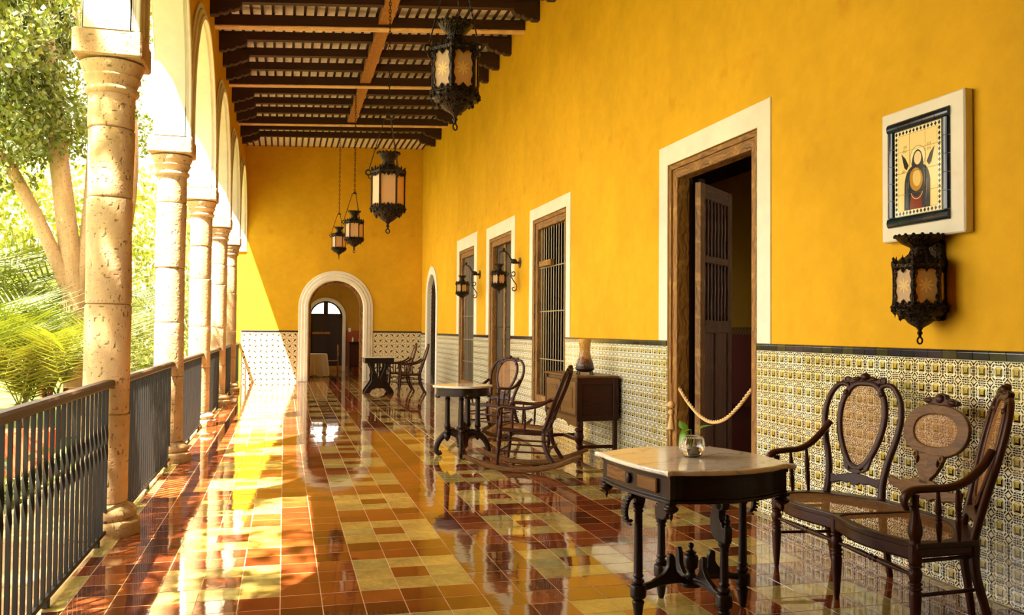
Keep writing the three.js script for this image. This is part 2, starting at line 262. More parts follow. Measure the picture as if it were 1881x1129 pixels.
// ---------------------------------------------------------------- floor: glazed tiles in frames of ochre on oxblood, each a piece of its own near by
{
  const floor = struct('floor', bx(-1.11, WALL + 0.15, -0.12, -0.0009, FAR - 6, NEAR, 0), std({ color: hex('#b8915f'), roughness: 0.8 }), 'glossy tiled floor of red and ochre squares with pale joints');
  const tw = 0.2, tl = 0.204, b = 0.0012, gap = 0.0026, r = rng(5);
  const tileGeo = (w, l) => { const X = w / 2 - 0.0016, Z = l / 2 - gap, x = X - b, z = Z - b, h = 0, e = -0.0025; const p = []; const q = (a, c, d, f) => p.push(...a, ...c, ...d, ...a, ...d, ...f);
    q([-x, h, -z], [-x, h, z], [x, h, z], [x, h, -z]); q([-x, h, z], [-X, e, Z], [X, e, Z], [x, h, z]); q([x, h, -z], [X, e, -Z], [-X, e, -Z], [-x, h, -z]); q([x, h, z], [X, e, Z], [X, e, -Z], [x, h, -z]); q([-x, h, -z], [-X, e, -Z], [-X, e, Z], [-x, h, z]);
    const g = new THREE.BufferGeometry(); g.setAttribute('position', new THREE.Float32BufferAttribute(p, 3)); g.computeVertexNormals(); return g; };
  const geos = []; for (let k = 0; k < 6; k++) { const g = tileGeo(tw, tl), uv = []; const p = g.attributes.position; for (let i = 0; i < p.count; i++) uv.push(p.getX(i) + k * 0.31, p.getZ(i) + k * 0.17); g.setAttribute('uv', new THREE.Float32BufferAttribute(uv, 2)); geos.push(g); }
  const glaze = (c) => phy({ color: c, map: mottle, roughness: 0.045, ior: 1.7, bumpMap: softBump, bumpScale: 0.0006 });
  const red = [[0.27, 0.058, 0.016], [0.36, 0.088, 0.021], [0.2, 0.042, 0.013], [0.14, 0.032, 0.011], [0.31, 0.07, 0.018]].map((c) => glaze(new THREE.Color().setRGB(...c))), ochre = [[0.6, 0.43, 0.115], [0.52, 0.4, 0.115], [0.66, 0.47, 0.125], [0.56, 0.39, 0.1], [0.47, 0.38, 0.12]].map((c) => glaze(new THREE.Color().setRGB(...c)));
  const rest = glaze(new THREE.Color(1, 1, 1)); rest.vertexColors = true;
  const cells = [], mod = (a, n) => ((a % n) + n) % n, view = V(), m4 = new THREE.Matrix4();
  camera.updateMatrixWorld(true); camera.updateProjectionMatrix();
  const inView = (x, y, z) => { view.set(x, y, z).applyMatrix4(camera.matrixWorldInverse); if (view.z > -0.3) return false; view.applyMatrix4(camera.projectionMatrix); return Math.abs(view.x) < 1.04 && Math.abs(view.y) < 1.04; };
  floorInView = inView;
  for (let i = -6; i < 18; i++) for (let j = -26; j < 140; j++) {
    const x = i === -6 ? -1.05 : i === 17 ? 3.446 : i * tw + tw / 2, z = -4.58 - j * tl - tl / 2; if (z > NEAR - 0.1 || z < FAR - 5.9) continue;
    const ci = mod(i - 2, 5), cj = mod(j, 5), yellow = ci < 3 && cj < 3 && !(ci === 1 && cj === 1);
    const s = (r() - 0.5) * 0.008, t = (r() - 0.5) * 0.008, y = (r() - 0.5) * 0.0006, v = Math.floor(r() * 5), k = Math.floor(r() * 6);
    cells.push({ x, z, sx: i === -6 ? 0.48 : i === 17 ? 0.45 : 1, yellow, s, t, y, v, k, d: Math.hypot(x, z), seen: inView(x, 0, z) });
  }
  cells.sort((a, c) => (c.seen - a.seen) || a.d - c.d);
  const mass = [];
  cells.forEach((c, n) => {
    const mat = (c.yellow ? ochre : red)[c.v];
    if (n < 300) { const o = obj('tile', geos[c.k], mat, floor); o.position.set(c.x, c.y, c.z); o.rotation.set(c.s, 0, c.t); o.scale.x = c.sx; }
    else { const g = geos[c.k].clone().applyMatrix4(m4.makeRotationFromEuler(new THREE.Euler(c.s, 0, c.t)).scale(V(c.sx, 1, 1)).setPosition(c.x, c.y, c.z)); const col = new Float32Array(g.attributes.position.count * 3); for (let i = 0; i < col.length; i += 3) mat.color.toArray(col, i); g.setAttribute('color', new THREE.BufferAttribute(col, 3)); mass.push(g); }
  });
  const far = obj('tile', mergeGeometries(mass), rest, floor); far.userData.kind = 'stuff';
}

// ---------------------------------------------------------------- right wall: plaster above, glazed tiles below, doors and barred windows
const OPEN = [ // far edge, near edge, sill, head, white border
  { z0: -7.575, z1: -5.962, y0: 0, y1: 2.92, border: 0.19, frame: 0.14 },
  { z0: -12.204, z1: -10.639, y0: 0.333, y1: 2.95, border: 0.165, frame: 0.15 },
  { z0: -15.003, z1: -13.44, y0: 0, y1: 2.95, border: 0.215, frame: 0.15 },
  { z0: -17.73, z1: -16.25, y0: 0.223, y1: 2.97, border: 0.24, frame: 0.16 },
  { z0: -21.82, z1: -20.5, y0: 0, y1: 2.05, border: 0.2, arch: true },
];
const wallRight = (() => {
  const holes = OPEN.map((o) => { const a = -o.z1, b = -o.z0; if (o.arch) { const R = (b - a) / 2; return [[a, 0.0], ...arc((a + b) / 2, o.y1, R, R, PI, 0, 24).map((p) => p), [b, 0.0]]; } return [[a, o.y0], [a, o.y1], [b, o.y1], [b, o.y0]]; });
  const outline = [[-NEAR, 0]]; // notch the openings that reach the floor
  const up = [...OPEN].sort((p, q) => q.z1 - p.z1);
  for (const o of up) if (o.y0 === 0) { const a = -o.z1, b = -o.z0; if (o.arch) { const R = (b - a) / 2; outline.push([a, 0], ...arc((a + b) / 2, o.y1, R, R, PI, 0, 24), [b, 0]); } else outline.push([a, 0], [a, o.y1], [b, o.y1], [b, 0]); }
  outline.push([-FAR + 0.4, 0], [-FAR + 0.4, 6.9], [-NEAR, 6.9]);
  const g = extrude(shapeOf(outline, OPEN.map((o, i) => (o.y0 > 0 ? holes[i] : null)).filter(Boolean)), WT); toX(g); g.translate(WALL, 0, 0);
  return struct('wall_right', boxUV(g), M.yellow, 'long yellow plaster wall over a band of patterned tiles');
})();
{ // tiles
  const mk = (w, h) => { const g = bx(0, 0.008, -h / 2, h / 2, -w / 2, w / 2, 0.0016); const p = g.attributes.position, uv = []; for (let i = 0; i < p.count; i++) uv.push(0.5 - p.getZ(i) / w, 0.5 + p.getY(i) / h); g.setAttribute('uv', new THREE.Float32BufferAttribute(uv, 2)); return g; };
  const face = mk(T - 0.004, T - 0.004), tone = ['#ffffff', '#f2e8cc', '#fff4dc'].map((c) => phy({ color: hex(c), map: dadoPrint, roughness: 0.16, ior: 1.55 }));
  const backing = [], places = [], caps = [];
  const spans = [[NEAR, OPEN[0].z1], [OPEN[0].z0, OPEN[1].z1], [OPEN[1].z0, OPEN[2].z1], [OPEN[2].z0, OPEN[3].z1], [OPEN[3].z0, OPEN[4].z1 + 0.2], [OPEN[4].z0 - 0.2, FAR]];
  const fill = (za, zb, y0, y1) => { backing.push(bx(WALL - 0.005, WALL + 0.01, y0, y1, zb, za)); const n = Math.ceil((za - zb) / T - 0.15); for (let i = 0; i < n; i++) { const w = Math.min(T, za - zb - i * T); if (w < 0.02) continue; for (let j = 0; j < 11; j++) { const y = j * T + T / 2 + 0.002; if (y + T / 2 > y1 + 0.01 || y - T / 2 < y0 - 0.01) continue; places.push({ x: WALL - 0.011, y, z: za - i * T - w / 2, s: w / T, d: Math.hypot(WALL, za - i * T) }); } if (y1 > 1.2) caps.push({ z: za - i * T - w / 2, s: w / T }); } };
  spans.forEach(([a, b]) => fill(a, b, 0, DADO));
  for (const i of [1, 3]) fill(OPEN[i].z1, OPEN[i].z0, 0, OPEN[i].y0 > 0.3 ? 0.332 : 0.222);
  obj('tile_bed', backing, std({ color: hex('#e9dfc0'), roughness: 0.8 }), wallRight);
  const r = rng(77); places.sort((a, b) => (floorInView(b.x, b.y, b.z) - floorInView(a.x, a.y, a.z)) || a.d - b.d);
  const rest = new THREE.InstancedMesh(face, tone[0], Math.max(places.length - 300, 0)), m = new THREE.Matrix4(), e = new THREE.Euler();
  places.forEach((p, n) => {
    const a = (r() - 0.5) * 0.012, b = (r() - 0.5) * 0.012, k = Math.floor(r() * 3);
    if (n < 300) { const o = obj('tile', face, tone[k], wallRight); o.position.set(p.x, p.y, p.z); o.rotation.set(0, a, b); o.scale.z = p.s; }
    else rest.setMatrixAt(n - 300, m.makeRotationFromEuler(e.set(0, a, b)).scale(V(1, 1, p.s)).setPosition(p.x, p.y, p.z));
  });
  rest.name = 'tile_field'; rest.userData.kind = 'stuff'; rest.castShadow = rest.receiveShadow = true; wallRight.add(rest);
  const capShape = shapeOf([[0, 0], [0.016, 0], [0.016, 0.034], ...arc(0.002, 0.036, 0.018, 0.016, 0, PI / 2, 5), [0, 0.052]]);
  const capGeo = extrude(capShape, T - 0.004, 0); capGeo.translate(0, 0, -(T - 0.004) / 2).rotateY(PI).scale(1, 1, 1); boxUV(capGeo);
  const glazes = ['#171531', '#231a3a', '#3d3a22', '#2a2433', '#141426', '#4a4630'].map((c) => phy({ color: hex(c), map: mottle, roughness: 0.12 }));
  const capRest = []; caps.forEach((c, n) => { const k = Math.floor(r() * 6), far = c.z < -11.2 || c.z > -3; if (!far) { const o = obj('border_tile', capGeo, glazes[k], wallRight); o.position.set(WALL, 1.214, c.z); o.scale.z = c.s; } else { const g = capGeo.clone(); g.scale(1, 1, c.s).translate(WALL, 1.214, c.z); capRest.push(g); } });
  const cr = obj('border_tile_run', capRest, glazes[0], wallRight); cr.userData.kind = 'stuff';
}
// white borders, frames and what fills the openings
function timberFrame(parent, o, depth = 0.1, x0 = WALL + 0.022) {
  const a = -o.z1, b = -o.z0, f = o.frame, out = [];
  const bar = (pts, name) => { const g = extrude(shapeOf(pts), depth, 0.008, 1, 2); toX(g); g.translate(x0, 0, 0); boxUV(g, name === 'head' ? 'z' : 'y'); obj(name, g, M.frameWood, parent); };
  const step = (x, w, pts, grain) => { const g = extrude(shapeOf(pts), w, 0.006, 1, 2); toX(g); g.translate(x, 0, 0); return boxUV(g, grain); };
  bar([[a, o.y0], [a + f, o.y0], [a + f, o.y1 - f], [a, o.y1]], 'jamb'); bar([[b - f, o.y0], [b, o.y0], [b, o.y1], [b - f, o.y1 - f]], 'jamb'); bar([[a, o.y1], [a + f, o.y1 - f], [b - f, o.y1 - f], [b, o.y1]], 'head');
  if (o.y0 > 0) bar([[a + f, o.y0], [b - f, o.y0], [b - f, o.y0 + f * 0.7], [a + f, o.y0 + f * 0.7]], 'sill');
  const m = f * 0.38; // raised outer moulding
  obj('moulding', [step(x0 - 0.02, 0.03, [[a + 0.008, o.y0], [a + m, o.y0], [a + m, o.y1 - m], [a + 0.008, o.y1 - 0.008]], 'y'), step(x0 - 0.02, 0.03, [[b - m, o.y0], [b - 0.008, o.y0], [b - 0.008, o.y1 - 0.008], [b - m, o.y1 - m]], 'y'), step(x0 - 0.02, 0.03, [[a + 0.008, o.y1 - 0.008], [a + m, o.y1 - m], [b - m, o.y1 - m], [b - 0.008, o.y1 - 0.008]], 'z')], M.frameWood, parent);
  return out;
}
OPEN.forEach((o, i) => { // the painted plaster border stands a little proud of the wall
  const a = -o.z1, b = -o.z0, w = o.border, y = o.arch ? 0 : DADO; let g;
  if (o.arch) { const R = (b - a) / 2, c = (a + b) / 2; g = extrude(shapeOf([[a - w, y], ...arc(c, o.y1, R + w, R + w, PI, 0, 30), [b + w, y], [b, y], ...arc(c, o.y1, R, R, 0, PI, 30), [a, y]]), 0.03, 0.006, 4, 2); }
  else g = extrude(shapeOf([[a - w, y], [a - w, o.y1 + w], [b + w, o.y1 + w], [b + w, y], [b, y], [b, o.y1], [a, o.y1], [a, y]]), 0.014, 0.004);
  toX(g); g.translate(WALL - (o.arch ? 0.026 : 0.011), 0, 0);
  struct(`trim_${i + 1}`, boxUV(g), M.cream, ['white border round the tall open doorway with the rope', 'white border round the nearest barred window', 'white border round the narrow doorway between two barred windows', 'white border round the farthest barred window', 'white border round the arched niche near the far corner'][i]);
});
function bars(parent, o, n, levels) {
  const f = o.frame, za = o.z1 - f, zb = o.z0 + f, y0 = o.y0 + f * 0.7, y1 = o.y1 - f;
  for (let k = 0; k < n; k++) { const z = lerp(za, zb, (k + 0.5) / n); obj('bar', lathe([[0.0062, y0 - 0.01], [0.0062, y1 + 0.01]], 8, WALL + 0.075, 0, z), M.steelBar, parent); }
  for (const y of levels) obj('cross_bar', bx(WALL + 0.06, WALL + 0.09, y - 0.008, y + 0.008, zb - 0.01, za + 0.01, 0.002), M.steelBar, parent);
}
{
  const d1 = structGroup('door_1', 'tall open timber doorway with one leaf folded back into a dark room'); timberFrame(d1, OPEN[0], 0.13);
  const o = OPEN[0];
  obj('lining', [bx(WALL + 0.15, WALL + 0.36, 0, 2.8, o.z0 - 0.02, o.z0 + 0.05, 0.006, 'y'), bx(WALL + 0.15, WALL + 0.21, 0, 2.8, o.z0 + 0.05, o.z0 + 0.09, 0.006, 'y'), bx(WALL + 0.27, WALL + 0.33, 0, 2.8, o.z0 + 0.05, o.z0 + 0.085, 0.006, 'y')], M.darkWood, d1);
  // the open leaf, hinged on the far side
  const leaf = new THREE.Group(); leaf.name = 'door_leaf'; leaf.position.set(WALL + 0.2, 0, -7.36); leaf.rotation.y = Math.atan2(0.6, 0.66); d1.add(leaf);
  const L = 0.86, t0 = -0.03, t1 = 0.03, sub = (n, g, m) => obj(n, g, m, leaf);
  sub('stile', bx(0, 0.11, 0.02, 2.74, t0, t1, 0.006), M.frameWood); sub('stile', bx(L - 0.11, L, 0.02, 2.74, t0, t1, 0.006), M.doorLeaf);
  for (const [y0, y1] of [[0.02, 0.16], [1.34, 1.46], [2.0, 2.07], [2.6, 2.74]]) sub('rail', bx(0.11, L - 0.11, y0, y1, t0, t1, 0.006), M.doorLeaf);
  sub('panel', bx(0.105, L / 2 - 0.04, 0.15, 1.35, -0.012, 0.012, 0.004), M.doorLeaf); sub('panel', bx(L / 2 + 0.04, L - 0.105, 0.15, 1.35, -0.012, 0.012, 0.004), M.doorLeaf); sub('mullion', bx(L / 2 - 0.045, L / 2 + 0.045, 0.16, 1.34, t0, t1, 0.006), M.doorLeaf);
  for (let k = 0; k < 7; k++) { const x = lerp(0.15, L - 0.15, k / 6); sub('spindle', lathe([[0.016, 1.45], [0.016, 1.5], [0.011, 1.55], [0.02, 1.75], [0.011, 1.95], [0.016, 1.98], [0.016, 2.1], [0.011, 2.15], [0.02, 2.35], [0.011, 2.55], [0.016, 2.61]], 8, x, 0, 0), M.doorLeaf); }
  sub('backing_board', bx(0.1, L - 0.1, 1.44, 2.62, -0.026, -0.018, 0, 'y'), M.doorLeaf);
  const w1 = structGroup('window_1', 'nearest barred window of the yellow wall with pale iron bars'); timberFrame(w1, OPEN[1]); bars(w1, OPEN[1], 11, [0.95, 1.62, 2.24]);
  const d2 = structGroup('door_2', 'narrow shut timber doorway between two barred windows'); timberFrame(d2, OPEN[2]);
  { const q = OPEN[2], za = q.z1 - 0.15, zb = q.z0 + 0.15, mid = (za + zb) / 2; for (const [a, b2] of [[za, mid + 0.015], [mid - 0.015, zb]]) { obj('door_leaf', [bx(WALL + 0.1, WALL + 0.15, 0.01, 2.8, b2, a, 0.006, 'y'), bx(WALL + 0.085, WALL + 0.11, 0.3, 1.2, b2 + 0.12, a - 0.12, 0.01, 'y'), bx(WALL + 0.085, WALL + 0.11, 1.4, 2.6, b2 + 0.12, a - 0.12, 0.01, 'y')], M.darkWood, d2); } obj('cover_strip', bx(WALL + 0.075, WALL + 0.11, 0.01, 2.8, mid - 0.05, mid + 0.05, 0.008, 'y'), M.frameWood, d2); }
  const w2 = structGroup('window_2', 'farthest barred window of the yellow wall beside the arched niche'); timberFrame(w2, OPEN[3]); bars(w2, OPEN[3], 10, [0.72, 1.16, 1.62]);
  const d3 = structGroup('door_3', 'dark carved lattice door in the arched niche near the far corner');
  { const q = OPEN[4], a = -q.z1 - 0.001, b = -q.z0 + 0.001, c = (a + b) / 2, R = (b - a) / 2, r = R - 0.012, g = extrude(shapeOf([[a, 0], ...arc(c, q.y1, R, R, PI, 0, 24), [b, 0], [b - 0.012, 0], ...arc(c, q.y1, r, r, 0, PI, 24), [a + 0.012, 0]]), 0.2); toX(g); g.translate(WALL - 0.004, 0, 0); obj('reveal', boxUV(g), M.cream, d3); }
  { const q = OPEN[4], a = -q.z1, b = -q.z0, R = (b - a) / 2, c = (a + b) / 2; const g = extrude(shapeOf([[a, 0], ...arc(c, q.y1, R, R, PI, 0, 24), [b, 0]]), 0.03); toX(g); g.translate(WALL + 0.09, 0, 0); obj('door_panel', boxUV(g), M.leafWood, d3);
    const lat = []; for (let k = 0; k < 26; k++) for (const s of [-1, 1]) { const y = 0.2 + k * 0.1; lat.push(sweep([[WALL + 0.08, y, q.z1 - 0.1], [WALL + 0.08, y + s * 0.35, (q.z0 + q.z1) / 2], [WALL + 0.08, y, q.z0 + 0.1]], 0.02, 0.02, { seg: 6, sec: 4 })); } obj('lattice', lat.filter((g2) => { g2.computeBoundingBox(); return g2.boundingBox.max.y < 2.55 && g2.boundingBox.min.y > 0.02; }), M.darkWood, d3); }
}
// the dim room behind the doors and windows
{
  const x1 = 8.2, z0 = FAR - 0.4, z1 = -2.2, h = 4.3;
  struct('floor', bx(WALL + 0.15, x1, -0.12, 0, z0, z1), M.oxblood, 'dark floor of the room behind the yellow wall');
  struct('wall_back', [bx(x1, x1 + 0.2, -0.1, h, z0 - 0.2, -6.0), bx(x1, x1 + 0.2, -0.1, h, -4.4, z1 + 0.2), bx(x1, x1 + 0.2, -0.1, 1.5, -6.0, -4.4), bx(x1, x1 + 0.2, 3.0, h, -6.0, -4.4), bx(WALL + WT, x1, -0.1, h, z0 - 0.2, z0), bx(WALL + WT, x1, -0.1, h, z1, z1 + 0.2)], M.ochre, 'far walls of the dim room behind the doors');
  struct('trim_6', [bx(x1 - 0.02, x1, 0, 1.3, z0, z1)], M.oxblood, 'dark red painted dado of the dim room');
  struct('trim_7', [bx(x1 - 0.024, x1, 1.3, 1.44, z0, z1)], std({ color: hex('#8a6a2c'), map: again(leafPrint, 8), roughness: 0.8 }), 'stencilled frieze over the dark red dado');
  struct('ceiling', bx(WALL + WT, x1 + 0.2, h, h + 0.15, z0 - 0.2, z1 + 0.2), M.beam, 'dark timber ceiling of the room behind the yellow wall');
}
// ---------------------------------------------------------------- far wall with its arched doorway, and the near end wall
const AX = 1.285, AR = 0.7, AS = 1.9;
const wallFar = (() => {
  const g = extrude(shapeOf([[-1.4, 0], [AX - AR, 0], ...arc(AX, AS, AR, AR, PI, 0, 32), [AX + AR, 0], [WALL + 0.01, 0], [WALL + 0.01, 6.9], [-1.4, 6.9]]), 0.4); g.translate(0, 0, FAR - 0.4);
  return struct('wall_far', boxUV(g), M.yellow, 'yellow end wall with a white arched doorway');
})();
{
  const step = (r0, r1, d) => { const g = extrude(shapeOf([[AX - r1, 0], ...arc(AX, AS, r1, r1, PI, 0, 36), [AX + r1, 0], [AX + r0, 0], ...arc(AX, AS, r0, r0, 0, PI, 36), [AX - r0, 0]]), d, 0.012, 4, 3); g.translate(0, 0, FAR); return boxUV(g); };
  struct('trim_8', [step(AR - 0.02, AR + 0.24, 0.03), step(AR - 0.005, AR + 0.17, 0.05), step(AR + 0.0, AR + 0.09, 0.07)], M.cream, 'stepped white moulding round the arched doorway in the end wall');
  const lin = extrude(shapeOf([[AX - AR, 0], ...arc(AX, AS, AR, AR, PI, 0, 36), [AX + AR, 0], [AX + AR - 0.075, 0], ...arc(AX, AS, AR - 0.075, AR - 0.075, 0, PI, 36), [AX - AR + 0.075, 0]]), 0.16, 0.008, 4, 2); lin.translate(0, 0, FAR - 0.38);
  const d4 = structGroup('door_4', 'brown timber lining inside the white arch of the end wall'); obj('lining', boxUV(lin), M.frameWood, d4);
  // leaf-patterned tiles
  const t = 0.14, mk = (rot) => { const g = bx(-t / 2 + 0.0015, t / 2 - 0.0015, -t / 2 + 0.0015, t / 2 - 0.0015, 0, 0.008, 0.0016); const p = g.attributes.position, uv = []; for (let i = 0; i < p.count; i++) { let u = p.getX(i) / t, v = p.getY(i) / t; for (let k = 0; k < rot; k++) [u, v] = [v, -u]; uv.push(0.5 + u, 0.5 + v); } g.setAttribute('uv', new THREE.Float32BufferAttribute(uv, 2)); return g; };
  const G = [0, 1, 2, 3].map(mk), m = phy({ color: hex('#ffffff'), map: leafPrint, roughness: 0.18 });
  const bed = [], cap = [];
  for (const [a, b] of [[-1.04, AX - AR - 0.24], [AX + AR + 0.24, WALL]]) {
    bed.push(bx(a, b, 0, DADO, FAR, FAR + 0.006)); cap.push(bx(a, b, 1.26, 1.3, FAR, FAR + 0.022, 0.006));
    const n = Math.round((b - a) / t); for (let i = 0; i < n; i++) for (let j = 0; j < 9; j++) { const x = a + ((i + 0.5) * (b - a)) / n, o = obj('tile', G[(i % 2 ? 1 : 0) + (j % 2 ? 2 : 0) === 3 ? 2 : (i % 2 ? 1 : 0) + (j % 2 ? 2 : 0) === 2 ? 3 : i % 2 ? 1 : 0], m, wallFar); o.position.set(x, j * t + t / 2, FAR + 0.006); o.scale.x = (b - a) / n / t; }
  }
  obj('tile_bed', bed, std({ color: hex('#e3d5b0'), roughness: 0.8 }), wallFar); obj('border_strip', cap, phy({ color: hex('#17142c'), roughness: 0.15 }), wallFar);
}
struct('wall_near', boxUV(new THREE.BoxGeometry(5.3, 6.9, 0.3).translate(1.25, 3.45, NEAR + 0.15)), M.yellow, 'yellow wall behind the viewer');

// ---------------------------------------------------------------- the room beyond the arch
{
  const z0 = FAR - 0.4, z1 = -28.5, xl = -1.2, xr = 3.95, h = 3.6, cx = 1.29, R = 0.52, s = 1.72;
  const back = extrude(shapeOf([[xl, 0], [cx - R, 0], ...arc(cx, s, R, R, PI, 0, 24), [cx + R, 0], [xr, 0], [xr, h], [xl, h]]), 0.3); back.translate(0, 0, z1 - 0.3);
  struct('wall_inner', boxUV(back), M.ochre, 'mustard wall of the room beyond the arch');
  struct('wall_side', [bx(xl - 0.25, xl, 0, 0.9, z1, z0), bx(xl - 0.25, xl, 2.4, h, z1, z0), bx(xl - 0.25, xl, 0.9, 2.4, z1, z1 + 1.6), bx(xl - 0.25, xl, 0.9, 2.4, z0 - 1.6, z0), bx(xr, xr + 0.2, 0, h, z1, z0)], M.ochre, 'side walls of the room beyond the arch');
  struct('ceiling', bx(xl - 0.25, xr + 0.2, h, h + 0.2, z1 - 0.3, z0), M.cream, 'white ceiling of the room beyond the arch');
  struct('trim_9', [bx(cx + R + 0.12, xr, 0, 1.3, z1, z1 + 0.012), bx(xl, cx - R - 0.12, 0, 1.3, z1, z1 + 0.012)], std({ color: hex('#9a4a22'), roughness: 0.8 }), 'red-brown painted dado in the room beyond the arch');
  const ring = extrude(shapeOf([[cx - R - 0.11, 0], ...arc(cx, s, R + 0.11, R + 0.11, PI, 0, 28), [cx + R + 0.11, 0], [cx + R, 0], ...arc(cx, s, R, R, 0, PI, 28), [cx - R, 0]]), 0.05, 0.01, 4, 2); ring.translate(0, 0, z1);
  struct('trim_10', boxUV(ring), M.cream, 'white moulding round the inner arched door');
  const d = structGroup('door_5', 'dark inner door with two bright panes over it'), zd = z1 - 0.14;
  obj('door_leaf', [bx(cx - R, cx - 0.02, 0.16, 1.8, zd, zd + 0.05, 0.006, 'y'), bx(cx + 0.02, cx + R, 0.16, 1.8, zd, zd + 0.05, 0.006, 'y'), bx(cx - 0.03, cx + 0.03, 0.16, 1.8, zd + 0.01, zd + 0.07, 0.006, 'y')], M.leafWood, d);
  obj('lock_rail', bx(cx - R + 0.1, cx + 0.14, 1.18, 1.25, zd + 0.05, zd + 0.09, 0.01), M.beamLight, d); obj('threshold', bx(cx - R, cx + R + 0.2, 0, 0.16, z1 - 0.25, z1 + 0.03, 0.01), M.beamLight, d);
  const arch = (r0, r1) => { const g = extrude(shapeOf([...arc(cx, s, r1, r1, PI, 0, 24), [cx + r0, s], ...arc(cx, s, r0, r0, 0, PI, 24)]), 0.06); g.translate(0, 0, zd); return boxUV(g); };
  obj('fanlight_frame', [arch(R - 0.05, R), bx(cx - R, cx + R, s, s + 0.12, zd, zd + 0.06), bx(cx - 0.07, cx + 0.07, s + 0.1, s + R - 0.02, zd, zd + 0.06)], M.leafWood, d);
  for (const sg of [-1, 1]) { const pts = sg < 0 ? [[cx - R + 0.05, s + 0.12], ...arc(cx, s, R - 0.05, R - 0.05, PI - 0.26, PI / 2 + 0.15, 10), [cx - 0.07, s + 0.12]] : [[cx + 0.07, s + 0.12], ...arc(cx, s, R - 0.05, R - 0.05, PI / 2 - 0.15, 0.26, 10), [cx + R - 0.05, s + 0.12]]; const g = extrude(shapeOf(pts), 0.004); g.translate(0, 0, zd + 0.03); obj('pane', g, M.paneGlass, d); }
  for (const sg of [-1, 1]) for (const k of [0.2, 0.34]) obj('glazing_bar', bx(cx + sg * k - 0.008, cx + sg * k + 0.008, s + 0.1, s + 0.47 - k * 0.35, zd + 0.02, zd + 0.05), M.leafWood, d);
  single('light_switch', 'small white switch plate on the mustard wall beyond the arch', 'switch', [bx(2.0, 2.08, 1.26, 1.38, z1, z1 + 0.02, 0.004), bx(2.025, 2.055, 1.3, 1.34, z1 + 0.018, z1 + 0.028, 0.003)], std({ color: hex('#e9dfc0'), roughness: 0.4 }));
  // cabinet with a bottle
  const cab = thing('sideboard', 'dark sideboard standing under the switch beyond the arch', 'cabinet', [2.62, 0, z1 + 0.3]);
  obj('carcass', bx(-0.6, 0.6, 0.16, 0.9, -0.22, 0.22, 0.01), M.ebony, cab); obj('top', bx(-0.65, 0.65, 0.9, 0.94, -0.26, 0.26, 0.01), M.ebony, cab);
  for (const x of [-0.3, 0.3]) { const dr = obj('door', bx(x - 0.27, x + 0.27, 0.2, 0.86, 0.22, 0.24, 0.006), M.wood, cab); obj('knob', new THREE.SphereGeometry(0.015, 8, 6).translate(x + (x < 0 ? 0.22 : -0.22), 0.55, 0.255), M.iron, dr); }
  for (const x of [-0.55, 0.55]) for (const z of [-0.18, 0.18]) obj('leg', lathe([[0.03, 0], [0.02, 0.05], [0.035, 0.16]], 8, x, 0, z), M.ebony, cab);
  const bo = thing('bottle', 'small pale bottle on the dark sideboard beyond the arch', 'bottle', [2.13, 0.94, z1 + 0.3]); obj('body', lathe([[0.001, 0], [0.035, 0.0], [0.036, 0.1], [0.014, 0.14], [0.014, 0.18]], 10), phy({ color: hex('#e8dcb8'), roughness: 0.1 }), bo); obj('cap', lathe([[0.016, 0.17], [0.016, 0.195], [0.001, 0.196]], 8), M.iron, bo);
  const fl = thing('flower_bowl', 'small bowl of pink flowers on the dark sideboard', 'bowl', [2.36, 0.94, z1 + 0.34]); obj('bowl', lathe([[0.04, 0], [0.07, 0.05], [0.065, 0.05], [0.03, 0.01]], 12), M.marble, fl);
  const rf = rng(3); for (let k = 0; k < 9; k++) obj('flower', new THREE.IcosahedronGeometry(0.022, 1).translate((rf() - 0.5) * 0.1, 0.06 + rf() * 0.03, (rf() - 0.5) * 0.1), std({ color: hex('#d98f86'), roughness: 0.8 }), fl);
  // cloth-covered table and a chair
  const tb = thing('side_table', 'table under a pale cloth seen through the arch', 'table', [0.72, 0, -25.4]);
  obj('tabletop', bx(-0.44, 0.44, 0.6, 0.63, -0.3, 0.3, 0.01), M.wood, tb); for (const x of [-0.4, 0.4]) for (const z of [-0.26, 0.26]) obj('leg', bx(x - 0.025, x + 0.025, 0, 0.6, z - 0.025, z + 0.025, 0.004), M.wood, tb);
  { const pos = [], n = 96, loops = [[0.0, 0.642], [0.46, 0.642], [0.475, 0.63], [0.485, 0.5], [0.5, 0.3], [0.52, 0.06]], idx = [];
    loops.forEach(([r, y], k) => { for (let i = 0; i < n; i++) { const a = (i / n) * 2 * PI, c = Math.cos(a), s2 = Math.sin(a), q = Math.pow(Math.pow(Math.abs(c), 8) + Math.pow(Math.abs(s2 / 0.68), 8), -1 / 8), w = k > 2 ? 1 + 0.02 * (k - 2) * Math.sin(a * 26) : 1; const hem = k === 5 ? 0.05 * Math.pow(Math.abs(c * s2) * 2, 3) : 0; pos.push(c * r * q * w, y - hem, s2 * r * q * w); } });
    for (let k = 0; k + 1 < loops.length; k++) for (let i = 0; i < n; i++) { const a = k * n + i, b = k * n + ((i + 1) % n); idx.push(a, b, a + n, b, b + n, a + n); }
    const g = new THREE.BufferGeometry(); g.setAttribute('position', new THREE.Float32BufferAttribute(pos, 3)); g.setIndex(idx); g.computeVertexNormals(); const cl = single('tablecloth', 'pale cloth hanging to the floor over the table beyond the arch', 'tablecloth', g, phy({ color: hex('#e4d9c0'), roughness: 0.9, side: THREE.DoubleSide })); cl.position.set(0.72, 0, -25.4); }
  const ch = thing('dining_chair', 'plain wooden chair at the cloth covered table beyond the arch', 'chair', [1.32, 0, -25.45], -PI / 2);
